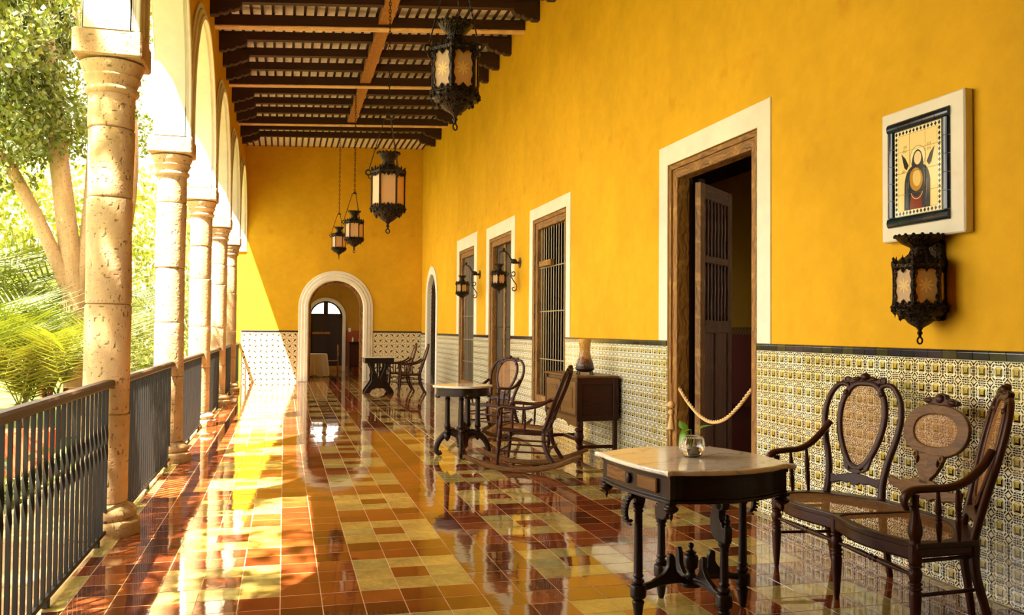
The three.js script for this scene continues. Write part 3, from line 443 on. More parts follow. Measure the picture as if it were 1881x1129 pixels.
  obj('seat', bx(-0.2, 0.2, 0.42, 0.45, -0.2, 0.2, 0.01), M.frameWood, ch); for (const x of [-0.18, 0.18]) { obj('leg', bx(x - 0.018, x + 0.018, 0, 0.42, 0.16, 0.2, 0.004), M.frameWood, ch); obj('leg', bx(x - 0.018, x + 0.018, 0, 0.9, -0.2, -0.165, 0.004), M.frameWood, ch); } for (const y of [0.6, 0.74, 0.86]) obj('back_slat', bx(-0.17, 0.17, y - 0.035, y + 0.035, -0.195, -0.175, 0.004), M.frameWood, ch);
}

// ---------------------------------------------------------------- arcade
const CAP = 3.27, SPR = 3.56, PIER = 0.2;
{
  const bays = []; for (let k = 0; k + 1 < COLS.length; k++) bays.push([-COLS[k] + PIER, -COLS[k + 1] - PIER]); bays.push([-COLS[6] + PIER, -FAR - 0.02]);
  const outline = [[-NEAR, CAP]]; for (const [a, b] of bays) { const R = (b - a) / 2; outline.push([a, CAP], ...arc((a + b) / 2, SPR, R, R, PI, 0, 28), [b, CAP]); } outline.push([-FAR + 0.4, CAP], [-FAR + 0.4, 6.4], [-NEAR, 6.4]);
  const g = extrude(shapeOf(outline), ARC_IN - ARC_OUT); toX(g); g.translate(ARC_OUT, 0, 0);
  const wall = struct('wall_left', boxUV(g), M.yellow, 'yellow arcade wall carried on stone columns');
  for (const [a, b] of bays) {
    const c = (a + b) / 2, R = (b - a) / 2, ring = (r0, r1, x0, x1, bev, y0 = CAP) => { const q = extrude(shapeOf([[c - r1, y0], ...arc(c, SPR, r1, r1, PI, 0, 30), [c + r1, y0], [c + r0, y0], ...arc(c, SPR, r0, r0, 0, PI, 30), [c - r0, y0]]), x1 - x0, bev, 4, 2); toX(q); q.translate(x0, 0, 0); return boxUV(q); };
    obj('archivolt', [ring(R - 0.012, R + 0.002, ARC_OUT - 0.008, ARC_IN + 0.02, 0), ring(R - 0.012, R + 0.19, ARC_IN, ARC_IN + 0.022, 0.006), ring(R - 0.006, R + 0.13, ARC_IN, ARC_IN + 0.045, 0.012), ring(R - 0.003, R + 0.06, ARC_IN, ARC_IN + 0.068, 0.012), ring(R - 0.012, R + 0.18, ARC_OUT - 0.012, ARC_OUT, 0.003)], M.cream, wall);
  }
  obj('end_pier', bx(ARC_OUT, ARC_IN, 0, CAP + 0.01, 0.4, NEAR, 0.01), M.cream, wall); obj('infill_panel', bx(ARC_OUT + 0.06, ARC_IN - 0.06, 0, 5.1, -2.9, 0.0, 0.01), M.yellow, wall); // the bay beside the viewer is walled up
  struct('trim_11', bx(-1.95, -1.112, -0.3, -0.012, FAR - 0.4, NEAR, 0.012), M.kerb, 'worn stone ledge along the railings');
}
{ // stone columns: drums, capital, base
  const nz = fbm(201, 6, 4), rr = rng(61);
  const rough = (prof, seg, amp, seed) => { const g = lathe(prof, seg), p = g.attributes.position; for (let i = 0; i < p.count; i++) { const x = p.getX(i), z = p.getZ(i), r = Math.hypot(x, z); if (r < 0.01) continue; const a = Math.atan2(z, x) / (2 * PI) + 0.5, k = 1 + ((nz(a, p.getY(i) * 0.21 + seed) - 0.5) * amp) / r; p.setX(i, x * k); p.setZ(i, z * k); } g.computeVertexNormals(); const n = g.attributes.normal, m = prof.length; for (let j = 0; j < m; j++) { const a = j, b = seg * m + j; for (const c of ['X', 'Y', 'Z']) { const s = (n['get' + c](a) + n['get' + c](b)) / 2; n['set' + c](a, s); n['set' + c](b, s); } } return g; };
  const where = ['beside the viewer', 'just left of the view', 'nearest in view, broad and deeply pitted', 'second in view along the arcade', 'third in view along the arcade', 'fourth in view along the arcade', 'fifth in view, at the far end of the arcade'];
  COLS.forEach((z, k) => {
    const c = thing('stone_column', `pitted round limestone column, ${where[k]}`, 'column', [COLX, 0, z], k * 0.7, 'columns of the arcade');
    let y = 0.2; const cuts = [0.62 + rr() * 0.3, 1.2 + rr() * 0.3, 1.9 + rr() * 0.25, 2.45 + rr() * 0.22, 2.9]; if (k === 2) cuts.splice(0, 4, 0.78, 1.5, 2.2, 2.66);
    for (const t of cuts) { const R = 0.144 + (rr() - 0.5) * 0.006, rows = [], n = 9; for (let i = 0; i <= n; i++) { const e = i === 0 || i === n; rows.push([R - (e ? 0.008 : 0), i === 0 ? y + 0.001 : i === n ? t - 0.001 : lerp(y + 0.012, t - 0.012, (i - 1) / (n - 2))]); } obj('drum', rough([[0.1, y + 0.001], ...rows, [0.1, t - 0.001]], 36, 0.018, k * 0.37 + y), M.stone, c); y = t; }
    obj('capital', rough(turnedProfile([[0.13, 2.88], [0.148, 2.88], [0.168, 2.9], [0.168, 2.92], [0.152, 2.935], [0.152, 2.935], [0.16, 2.96], [0.178, 2.99], [0.178, 3.0], [0.178, 3.0], [0.17, 3.01], [0.17, 3.01], [0.186, 3.04], [0.196, 3.075], [0.19, 3.09], [0.1, 3.09]], 3), 36, 0.01, k), M.stone, c);
    const ab = obj('abacus', bx(-0.21, 0.21, 3.1, CAP, -0.21, 0.21, 0.012), M.stone, c); ab.rotation.y = -k * 0.7;
    obj('base', rough(turnedProfile([[0.1, 0.2], [0.148, 0.2], [0.158, 0.19], [0.195, 0.17], [0.212, 0.14], [0.205, 0.115], [0.205, 0.115], [0.19, 0.1], [0.19, 0.1], [0.228, 0.085], [0.235, 0.05], [0.235, 0.0]], 3), 10, 0.03, k + 0.3), M.stone, c);
  });
}
{ // railings between the columns
  const ends = [NEAR, ...COLS, FAR + 0.05], where = ['behind the viewer', 'beside the viewer', 'nearest in view, left of the broad pitted column', 'between the first and second column in view', 'between the second and third column in view', 'between the third and fourth column in view', 'between the fourth and fifth column in view', 'between the last column and the end wall'];
  const barGeo = bx(-0.009, 0.009, 0.055, 0.965, -0.009, 0.009, 0.0015), twist = (() => { const g = new THREE.BoxGeometry(0.018, 0.91, 0.018, 1, 40, 1).translate(0, 0.51, 0), p = g.attributes.position; for (let i = 0; i < p.count; i++) { const a = p.getY(i) > 0.5 && p.getY(i) < 0.72 ? (p.getY(i) - 0.5) * 14 : p.getY(i) >= 0.72 ? 0.22 * 14 : 0; const x = p.getX(i), z = p.getZ(i); p.setX(i, x * Math.cos(a) - z * Math.sin(a)); p.setZ(i, x * Math.sin(a) + z * Math.cos(a)); } g.computeVertexNormals(); return g; })();
  for (let k = 1; k + 1 < ends.length; k++) {
    const za = ends[k] - 0.13, zb = k + 2 < ends.length ? ends[k + 1] + 0.13 : FAR + 0.03, len = za - zb, zc = (za + zb) / 2;
    const r = thing('railing', `black iron railing with a brown handrail, ${where[k]}`, 'railing', [-1.09, 0, zc], 0, 'railings between the columns');
    obj('handrail', bx(-0.035, 0.035, 0.96, 1.01, -len / 2 - 0.03, len / 2 + 0.03, 0.012), M.rail, r);
    obj('bottom_rail', [bx(-0.014, 0.014, 0.035, 0.06, -len / 2, len / 2, 0.003), ...[-0.4, 0, 0.4].map((f) => bx(-0.016, 0.016, 0, 0.04, f * len - 0.02, f * len + 0.02, 0.003))], M.ironRail, r);
    const n = Math.round(len / 0.112); for (let i = 0; i < n; i++) { const b = obj('baluster', k === 2 ? twist : barGeo, M.ironRail, r); b.position.z = -len / 2 + ((i + 0.5) * len) / n; }
  }
}
// ---------------------------------------------------------------- ceiling: tie beams, a centre beam, joists on corbels, battens and the pale roof deck
{
  const slab = (x0, x1, z0, z1, a, b, grain) => { const g = bx(x0, x1, 0, 1, z0, z1), p = g.attributes.position; for (let i = 0; i < p.count; i++) p.setY(i, roofY(p.getX(i), p.getZ(i)) + (p.getY(i) > 0.5 ? b : a)); g.computeVertexNormals(); return boxUV(g, grain); };
  const roof = struct('ceiling', slab(-1.75, WALL + 0.3, FAR - 0.3, NEAR + 0.3, 0.247, 0.42), M.roofDeck, 'timber ceiling of dark beams under a pale roof');
  const ties = [], js = []; for (let z = -19.3; z < NEAR; z += 3.25) { ties.push(z); for (let k = 1; k < 4; k++) if (z - k * 0.8125 > -21.2) js.push(z - k * 0.8125); }
  for (const z of ties) { const tb = obj('tie_beam', slab(ARC_IN - 0.1, WALL + 0.1, z - 0.08, z + 0.08, 0.045, 0.2, 'x'), M.beam, roof); obj('soffit_board', slab(ARC_IN - 0.05, WALL + 0.05, z - 0.085, z + 0.085, 0.03, 0.046, 'x'), M.soffit, tb); }
  const sorted = [-22.78, ...ties].sort((a, b) => b - a);
  for (let i = 0; i + 2 < sorted.length; i++) obj('centre_beam', slab(1.27, 1.46, sorted[i + 1] + 0.08, sorted[i] - 0.08, 0.09, 0.19, 'z'), M.beamLight, roof);
  for (const z of js) {
    obj('joist', slab(ARC_IN - 0.1, WALL + 0.1, z - 0.055, z + 0.055, 0.1, 0.225, 'x'), M.beam, roof);
    const cs = (s) => { const pts = [[0, 0.2], [0.4, 0.2], [0.4, 0.07], [0.37, 0.02], [0.33, 0.01], [0.3, -0.01], [0.26, 0.005], [0.23, -0.03], [0.18, -0.05], [0.13, -0.04], [0.1, -0.07], [0, -0.07]].map(([x, y]) => [s > 0 ? ARC_IN + x : WALL - x, y]); if (s < 0) pts.reverse(); const g = extrude(shapeOf(pts), 0.13, 0.012, 1, 2); g.translate(0, 0, z - 0.065); const p = g.attributes.position; for (let i = 0; i < p.count; i++) p.setY(i, p.getY(i) + roofY(p.getX(i), p.getZ(i))); return boxUV(g, 'x'); };
    obj('corbel', cs(1), M.beam, roof); obj('corbel', cs(-1), M.beam, roof);
  }
  for (let k = 0; k < 31; k++) { const x = -0.95 + k * 0.147; obj('batten', slab(x - 0.019, x + 0.019, FAR, NEAR, 0.225, 0.25, 'z'), M.beam, roof); }
}
// ---------------------------------------------------------------- cane-backed seats
const leanM = (t0, ang, place) => new THREE.Matrix4().multiplyMatrices(place ?? new THREE.Matrix4(), new THREE.Matrix4().makeTranslation(0, t0, 0).multiply(new THREE.Matrix4().makeRotationX(ang)).multiply(new THREE.Matrix4().makeTranslation(0, -t0, 0)));
const put = (g, m) => { g.applyMatrix4(m); return g; };
const flat = (pts, holes, d, bev = 0.004) => { const g = extrude(shapeOf(pts, holes), d, bev, 4, 2); g.translate(0, 0, -d / 2); return boxUV(g, 'x'); };
const mirror = (pts) => [...pts, ...pts.slice().reverse().filter((p) => Math.abs(p[0]) > 1e-6).map(([x, y]) => [-x, y])];
function canePanel(loop, z = 0) { const g = new THREE.ShapeGeometry(shapeOf(loop)); g.translate(0, 0, z); const p = g.attributes.position, uv = []; for (let i = 0; i < p.count; i++) uv.push(p.getX(i), p.getY(i)); g.setAttribute('uv', new THREE.Float32BufferAttribute(uv, 2)); return g; }
// a pear-shaped cane medallion between two bowed stiles; s across, t up, w half the width at the seat
function pearBack(parent, mx, w, t0, H, wood, { stileBelow = 0, stiles = [1, -1] } = {}) {
  const t = (f) => t0 + f * H, zax = V(0, 0, 1).transformDirection(mx), tr = (s, f) => V(s, t(f), 0).applyMatrix4(mx);
  for (const q of stiles) {
    const pts = [[1.0, -0.05], [0.96, 0.1], [1.06, 0.3], [1.28, 0.52], [1.36, 0.7], [1.22, 0.87], [0.9, 0.965], [0.6, 0.95], [0.56, 0.88], [0.68, 0.86]].map(([a, f]) => tr(q * a * w, f)); if (stileBelow) pts.unshift(V(q * w * 1.02, t0 - stileBelow, 0).applyMatrix4(mx));
    obj('stile', [sweep(pts, 0.036, 0.04, { seg: 44, sec: 10, side: zax, square: 2.6, taper: (u) => 1.05 - 0.35 * u }), put(new THREE.SphereGeometry(0.019, 10, 8).translate(q * 0.64 * w, t(0.885), -0.004), mx)], wood, parent);
  }
  const half = [[0, 0.975], [0.38, 0.96], [0.68, 0.86], [0.8, 0.7], [0.72, 0.52], [0.46, 0.34], [0.2, 0.245], [0, 0.23]].map(([a, f]) => [a * w, t(f)]), loop = smoothLoop(mirror(half), 56);
  obj('medallion', sweep(loop.map(([a, b]) => V(a, b, 0).applyMatrix4(mx)), 0.026, 0.036, { seg: 56, sec: 10, side: zax, closed: true, square: 2.6 }), wood, parent);
  obj('cane_panel', put(canePanel(loop, -0.004), mx), M.cane, parent);
  const c = (a, f) => [a * w, t(f)];
  obj('crest', [put(flat(mirror([c(0, 1.075), c(0.1, 1.055), c(0.16, 1.03), c(0.3, 1.035), c(0.4, 1.01), c(0.58, 1.03), c(0.72, 1.02), c(0.74, 0.985), c(0.62, 0.975), c(0.5, 0.965), c(0.3, 0.985), c(0, 0.99)]), [], 0.03, 0.006), mx), put(new THREE.SphereGeometry(0.03, 12, 8).scale(1, 0.8, 0.8).translate(0, t(1.03), -0.008), mx), ...[1, -1].map((q) => put(new THREE.TorusGeometry(0.015, 0.007, 6, 12).translate(q * 0.64 * w, t(1.0), -0.01), mx)), ...[1, -1].map((q) => put(new THREE.SphereGeometry(0.02, 10, 6).scale(1.5, 0.6, 0.7).translate(q * 0.3 * w, t(1.01), -0.01), mx))], wood, parent);
  obj('scroll_link', put(flat(mirror([c(0, 0.25), c(0.22, 0.28), c(0.5, 0.4), c(0.6, 0.38), c(0.5, 0.3), c(0.42, 0.22), c(0.24, 0.19), c(0.12, 0.185), c(0.1, 0.15), c(0, 0.15)]), [arc(0.2 * w, t(0.225), 0.07 * w, 0.018 * H, 0, 2 * PI, 10), arc(-0.2 * w, t(0.225), 0.07 * w, 0.018 * H, 0, 2 * PI, 10)], 0.022), mx), wood, parent);
  obj('lower_rail', put(flat(mirror([c(0, 0.185), c(0.2, 0.18), c(0.45, 0.165), c(0.7, 0.15), c(0.97, 0.165), c(0.97, 0.075), c(0.75, 0.08), c(0.5, 0.1), c(0.3, 0.09), c(0.2, 0.1), c(0.1, 0.08), c(0, 0.085)]), [], 0.024), mx), wood, parent);
}
const legProfile = (h, r) => turnedProfile([[0.42 * r, 0], [0.62 * r, h * 0.1], [0.95 * r, h * 0.42], [1.0 * r, h * 0.5], [0.8 * r, h * 0.53], [0.8 * r, h * 0.53], [1.15 * r, h * 0.55], [0.8 * r, h * 0.575], [1.15 * r, h * 0.6], [0.8 * r, h * 0.625], [0.8 * r, h * 0.625], [1.0 * r, h * 0.66], [1.1 * r, h * 0.72], [0.75 * r, h * 0.76], [0.75 * r, h * 0.76], [1.15 * r, h * 0.78], [0.8 * r, h * 0.805], [0.8 * r, h * 0.805], [1.05 * r, h * 0.82], [1.05 * r, h]], 2);
const postProfile = (y0, y1, r) => { const d = y1 - y0; return turnedProfile([[1.0 * r, y0], [1.0 * r, y0 + 0.04 * d], [0.8 * r, y0 + 0.08 * d], [1.1 * r, y0 + 0.2 * d], [1.15 * r, y0 + 0.34 * d], [0.8 * r, y0 + 0.55 * d], [0.62 * r, y0 + 0.74 * d], [0.62 * r, y0 + 0.74 * d], [0.95 * r, y0 + 0.78 * d], [0.62 * r, y0 + 0.83 * d], [0.7 * r, y1]], 2); };
const spindleBetween = (a, b, r) => { const L = a.distanceTo(b), g = lathe(turnedProfile([[0.6 * r, 0], [0.75 * r, L * 0.12], [1.15 * r, L * 0.38], [0.7 * r, L * 0.44], [0.7 * r, L * 0.44], [1.35 * r, L * 0.47], [0.75 * r, L * 0.5], [1.35 * r, L * 0.53], [0.7 * r, L * 0.56], [0.7 * r, L * 0.56], [1.15 * r, L * 0.62], [0.75 * r, L * 0.88], [0.6 * r, L]], 2), 10); g.applyQuaternion(new THREE.Quaternion().setFromUnitVectors(V(0, 1, 0), b.clone().sub(a).normalize())); return g.translate(a.x, a.y, a.z); };
// seat frame with cane: outline in (x, z), holes for the cane
function caneSeat(parent, outline, holes, y, thick, wood) {
  const down = (g) => g.rotateX(PI / 2).translate(0, y, 0); // shape (x, z) laid flat, its top at y
  obj('seat_frame', boxUV(down(extrude(shapeOf(outline, holes), thick, 0.008, 4, 2)), 'x'), wood, parent);
  for (const h of holes) { const g = canePanel(h, 0.006).rotateX(PI / 2).translate(0, y, 0); obj('cane_seat', g, M.cane, parent); }
}
{ // ---- settee
  const s = thing('settee', 'dark carved settee with three cane backs against the tiled wall', 'settee', [2.72, 0, -3.89], (87 * PI) / 180), W = M.wood;
  const SH = 0.432, A = [0.6, 0.318], B = [0.315, 0.49];
  const front = []; for (let i = 0; i <= 40; i++) { const x = lerp(-0.6, 0.6, i / 40), u = (Math.abs(x) % 0.6) / 0.6; front.push([x, -0.012 - 0.05 * Math.pow(Math.sin(PI * u), 1.5)]); }
  const outline = [...front, [0.64, 0.0], [0.63, A[1]], [0.6, A[1] + 0.035], [B[0] + 0.02, B[1] + 0.02], [-B[0] - 0.02, B[1] + 0.02], [-0.6, A[1] + 0.035], [-0.63, A[1]], [-0.64, 0.0]];
  const hole = [[0.025, 0.03], [0.14, 0.0], [0.3, -0.012], [0.45, 0.0], [0.56, 0.03], [0.58, 0.14], [0.545, 0.25], [0.3, 0.425], [0.025, 0.44]], L = smoothLoop(hole, 50, 0.35).map(([x, z]) => [Math.max(x, 0.016), z]);
  { const half = outline.filter(([x]) => x > 0.001), g = boxUV(extrude(shapeOf([[0, -0.012], ...half, [0, B[1] + 0.02]], [L]), 0.028, 0.006, 4, 2).rotateX(PI / 2).translate(0, SH, 0), 'x'), h = g.clone().scale(-1, 1, 1), p = h.attributes.position; for (const a of Object.values(h.attributes)) for (let i = 0; i < p.count; i += 3) for (let c = 0; c < a.itemSize; c++) { const t = a.array[(i + 1) * a.itemSize + c]; a.array[(i + 1) * a.itemSize + c] = a.array[(i + 2) * a.itemSize + c]; a.array[(i + 2) * a.itemSize + c] = t; }
    obj('seat_frame', [g, h], W, s); for (const q of [1, -1]) obj('cane_seat', canePanel(L.map(([x, z]) => [q * x, z]), 0.006).rotateX(PI / 2).translate(0, SH, 0), M.cane, s); }
  { // serpentine front rail and plain side and back rails, each leaning on the legs
    obj('front_rail', sweep(front.map(([x, z]) => V(x, SH - 0.045, z + 0.018)), 0.03, 0.075, { seg: 60, sec: 8, side: V(0, 0, 1), square: 5 }), W, s);
    for (const q of [1, -1]) { obj('side_rail', sweep([V(q * 0.62, SH - 0.04, 0.01), V(q * 0.595, SH - 0.04, A[1])], 0.028, 0.05, { seg: 2, side: V(1, 0, 0), square: 5, straight: true }), W, s); obj('back_rail', sweep([V(q * A[0], SH - 0.04, A[1]), V(q * B[0], SH - 0.04, B[1])], 0.028, 0.05, { seg: 2, square: 5, straight: true }), W, s); }
    obj('back_rail', bx(-B[0], B[0], SH - 0.065, SH - 0.012, B[1] - 0.014, B[1] + 0.014, 0.004), W, s);
  }
  for (const x of [-0.61, 0, 0.61]) obj('leg', lathe(legProfile(SH - 0.012, 0.027), 14, x, 0, 0.01), W, s);
  for (const q of [1, -1]) for (const [x, z, ox, oz] of [[A[0], A[1], 0.03, 0.07], [B[0], B[1], 0.0, 0.045]]) obj('rear_leg', sweep([V(q * (x + ox), 0, z + oz), V(q * (x + ox * 0.4), 0.14, z + oz * 0.55), V(q * x, 0.3, z), V(q * x, SH, z)], 0.036, 0.04, { seg: 14, sec: 8, side: V(1, 0, 0), square: 4, taper: (u) => 0.75 + 0.35 * u }), W, s);
  for (const q of [1, -1]) {
    obj('arm_post', lathe(postProfile(SH - 0.01, 0.64, 0.027), 14, q * 0.61, 0, 0.01), W, s);
    const arm = [[0.61, 0.575, -0.03], [0.61, 0.618, -0.045], [0.61, 0.655, -0.015], [0.625, 0.668, 0.08], [0.635, 0.672, 0.16], [0.645, 0.7, 0.24], [0.65, 0.76, 0.315], [0.645, 0.83, 0.375]].map(([x, y, z]) => V(q * x, y, z));
    obj('arm', sweep(arm, 0.042, 0.034, { seg: 34, sec: 10, side: V(1, 0, 0), square: 2.6, taper: (u) => (u < 0.12 ? 0.62 + 3 * u : 1 - 0.15 * Math.max(0, u - 0.7)) }), W, s);
    for (const z of [0.11, 0.21]) obj('arm_spindle', spindleBetween(V(q * 0.625, SH - 0.01, z + 0.01), V(q * 0.63, z < 0.2 ? 0.655 : 0.675, z), 0.013), W, s);
    for (const y of [0.2, 0.35]) obj('side_stretcher', rod(V(q * 0.612, y, 0.012), V(q * 0.58, y, A[1] + 0.01), 0.009), W, s);
    obj('front_stretcher', spindleBetween(V(q * 0.01, 0.29, 0.01), V(q * 0.6, 0.285, 0.01), 0.0125), W, s);
  }
  // outer backs, turned inwards, and the oval middle back
  for (const q of [1, -1]) { const cx = (A[0] + B[0]) / 2 * q, cz = (A[1] + B[1]) / 2, turn = q * Math.atan2(B[1] - A[1], A[0] - B[0]); pearBack(s, leanM(SH, 0.24, new THREE.Matrix4().makeTranslation(cx, 0, cz).multiply(new THREE.Matrix4().makeRotationY(turn))), 0.165, SH, 0.66, W); }
  const mx = leanM(SH, 0.24, new THREE.Matrix4().makeTranslation(0, 0, B[1] - 0.005)), oval = (a, b, cy, n = 48) => { const o = []; for (let i = 0; i < n; i++) { const t = (i / n) * 2 * PI, c = Math.cos(t), d = Math.sin(t); o.push([a * Math.sign(c) * Math.pow(Math.abs(c), 0.86), cy + b * Math.sign(d) * Math.pow(Math.abs(d), 0.9)]); } return o; };
  const cy = 0.855; obj('oval_frame', put(flat(oval(0.247, 0.138, cy), [oval(0.165, 0.085, cy).reverse()], 0.024, 0.006), mx), M.woodMid, s); obj('cane_panel', put(canePanel(oval(0.167, 0.087, cy), -0.002), mx), M.cane, s);
  obj('crest', [put(flat(mirror([[0, 1.055], [0.03, 1.05], [0.05, 1.025], [0.09, 1.03], [0.125, 1.02], [0.13, 1.0], [0.09, 0.99], [0.05, 0.99], [0, 0.985]]), [], 0.03, 0.006), mx), put(new THREE.SphereGeometry(0.032, 12, 8).scale(1, 0.8, 0.7).translate(0, 1.022, -0.01), mx), ...[1, -1].map((q) => put(new THREE.SphereGeometry(0.02, 10, 6).scale(1.7, 0.7, 0.8).translate(q * 0.09, 1.008, -0.012), mx))], W, s);
  obj('splat', [put(flat(mirror([[0, 0.735], [0.12, 0.735], [0.105, 0.715], [0.1, 0.69], [0.075, 0.64], [0.04, 0.6], [0.035, 0.57], [0, 0.57]]), [arc(0.078, 0.69, 0.012, 0.02, 0, 2 * PI, 10), arc(-0.078, 0.69, 0.012, 0.02, 0, 2 * PI, 10)], 0.024), mx), ...[1, -1].map((q) => put(new THREE.TorusGeometry(0.014, 0.007, 6, 12).translate(q * 0.1, 0.715, -0.012), mx))], M.woodMid, s);
  obj('lower_rail', put(flat(mirror([[0, 0.595], [0.07, 0.595], [0.12, 0.575], [0.2, 0.56], [0.275, 0.575], [0.275, 0.525], [0.2, 0.515], [0.15, 0.5], [0.1, 0.51], [0.06, 0.49], [0.04, 0.5], [0, 0.495]]), [], 0.024), mx), M.woodMid, s);
}
function armSeat(name, label, rocker, pos, turn, group) { // cane-backed armchair, with or without rockers; it faces -z
  const c = thing(name, label, 'chair', pos, turn, group), W = M.wood, SH = 0.41, tilt = rocker ? 0.07 : 0, y0 = rocker ? 0.045 : 0;
  const hw = 0.24, d = 0.45, mt = new THREE.Matrix4().makeTranslation(0, SH, 0.2).multiply(new THREE.Matrix4().makeRotationX(tilt)).multiply(new THREE.Matrix4().makeTranslation(0, -SH, -0.2)), P = (x, y, z) => V(x, y, z).applyMatrix4(mt);
  const before = c.children.length;
  const front = []; for (let i = 0; i <= 16; i++) { const x = lerp(-hw, hw, i / 16); front.push([x, -0.02 - 0.035 * Math.cos((x / hw) * PI * 0.5)]); }
  const hole = smoothLoop([[-0.18, 0.02], [0, -0.012], [0.18, 0.02], [0.19, 0.2], [0.17, 0.37], [0, 0.385], [-0.17, 0.37], [-0.19, 0.2]], 36, 0.4);
  caneSeat(c, [...front, [hw + 0.015, 0.02], [hw - 0.02, d - 0.02], [-hw + 0.02, d - 0.02], [-hw - 0.015, 0.02]], [hole], SH, 0.035, W);
  pearBack(c, leanM(SH, 0.3, new THREE.Matrix4().makeTranslation(0, 0, d - 0.04)), 0.185, SH, 0.62, W);
  for (const q of [1, -1]) {
    obj('arm', sweep([[0.25, 0.52, -0.01], [0.25, 0.575, -0.03], [0.252, 0.605, 0.0], [0.262, 0.61, 0.1], [0.27, 0.612, 0.22], [0.262, 0.65, 0.36], [0.245, 0.72, 0.475]].map(([x, y, z]) => V(q * x, y, z)), 0.042, 0.034, { seg: 28, sec: 8, side: V(1, 0, 0), square: 2.6, taper: (u) => (u < 0.12 ? 0.62 + 3 * u : 1) }), W, c);
    for (const z of [0.12, 0.24]) obj('arm_spindle', spindleBetween(V(q * 0.235, SH - 0.02, z), V(q * 0.263, 0.6, z - 0.01), 0.011), W, c);
    obj('arm_post', lathe(postProfile(SH - 0.03, 0.6, 0.02), 10, q * 0.245, 0, 0.0), W, c);
  }
  for (const ch of c.children.slice(before)) ch.geometry = ch.geometry.clone().applyMatrix4(mt);
  const run = (z) => (rocker ? 0.03 + 0.16 * Math.pow((z - 0.17) / 0.62, 2) : 0);
  for (const q of [1, -1]) {
    const fl = rocker ? run(-0.02) + 0.015 : 0, rl = rocker ? run(0.48) + 0.01 : 0;
    const f0 = V(q * 0.25, fl, -0.03), f1 = P(q * 0.245, SH - 0.025, 0.0), L = f0.distanceTo(f1), lg = lathe(legProfile(L, 0.022), 12); lg.applyQuaternion(new THREE.Quaternion().setFromUnitVectors(V(0, 1, 0), f1.clone().sub(f0).normalize())).translate(f0.x, f0.y, f0.z); obj('leg', lg, W, c);
    obj('rear_leg', sweep([V(q * 0.24, rl, rocker ? 0.52 : 0.53), V(q * 0.225, (rl + SH) / 2, 0.43), P(q * 0.2, SH + 0.02, d - 0.04)], 0.034, 0.04, { seg: 10, sec: 8, side: V(1, 0, 0), square: 4 }), W, c);
    if (rocker) obj('rocker', sweep([-0.36, -0.22, -0.04, 0.17, 0.36, 0.54, 0.68, 0.78].map((z) => V(q * 0.25, run(z) - 0.005, z)), 0.034, 0.052, { seg: 30, sec: 8, side: V(1, 0, 0), square: 4, taper: (u) => (u < 0.1 ? 0.6 + 4 * u : u > 0.9 ? 0.6 + 4 * (1 - u) : 1) }), M.woodMid, c);
    for (const y of [0.17, 0.28]) obj('side_stretcher', rod(V(q * 0.25, y + 0.03, -0.015), V(q * 0.235, y + 0.02, 0.465), 0.009), W, c);
  }
  for (const y of [0.2, 0.29]) obj('front_stretcher', y < 0.25 ? rod(V(-0.245, y, -0.01), V(0.245, y, -0.01), 0.009) : spindleBetween(V(-0.245, y, -0.005), V(0.245, y, -0.005), 0.011), W, c); obj('rear_stretcher', rod(V(-0.23, 0.22, 0.47), V(0.23, 0.22, 0.47), 0.009), W, c);
  return c;
}
const rockA = armSeat('rocking_chair', 'nearer rocking chair turned to the small marble table, back to the sideboard', true, [2.12, 0, -8.32], 1.1, 'rocking chairs by the small table');
copyOf(rockA, 'farther rocking chair behind the small marble table, cane back facing us', [2.43, 0, -10.75], 2.3, 'rocking chairs by the small table');
const armA = armSeat('armchair', 'nearer of two dark armchairs in profile by the far table', false, [2.4, 0, -18.55], 1.5, 'armchairs at the far table');
copyOf(armA, 'farther of two dark armchairs in profile, half hidden behind the other', [2.25, 0, -19.3], 1.55, 'armchairs at the far table');

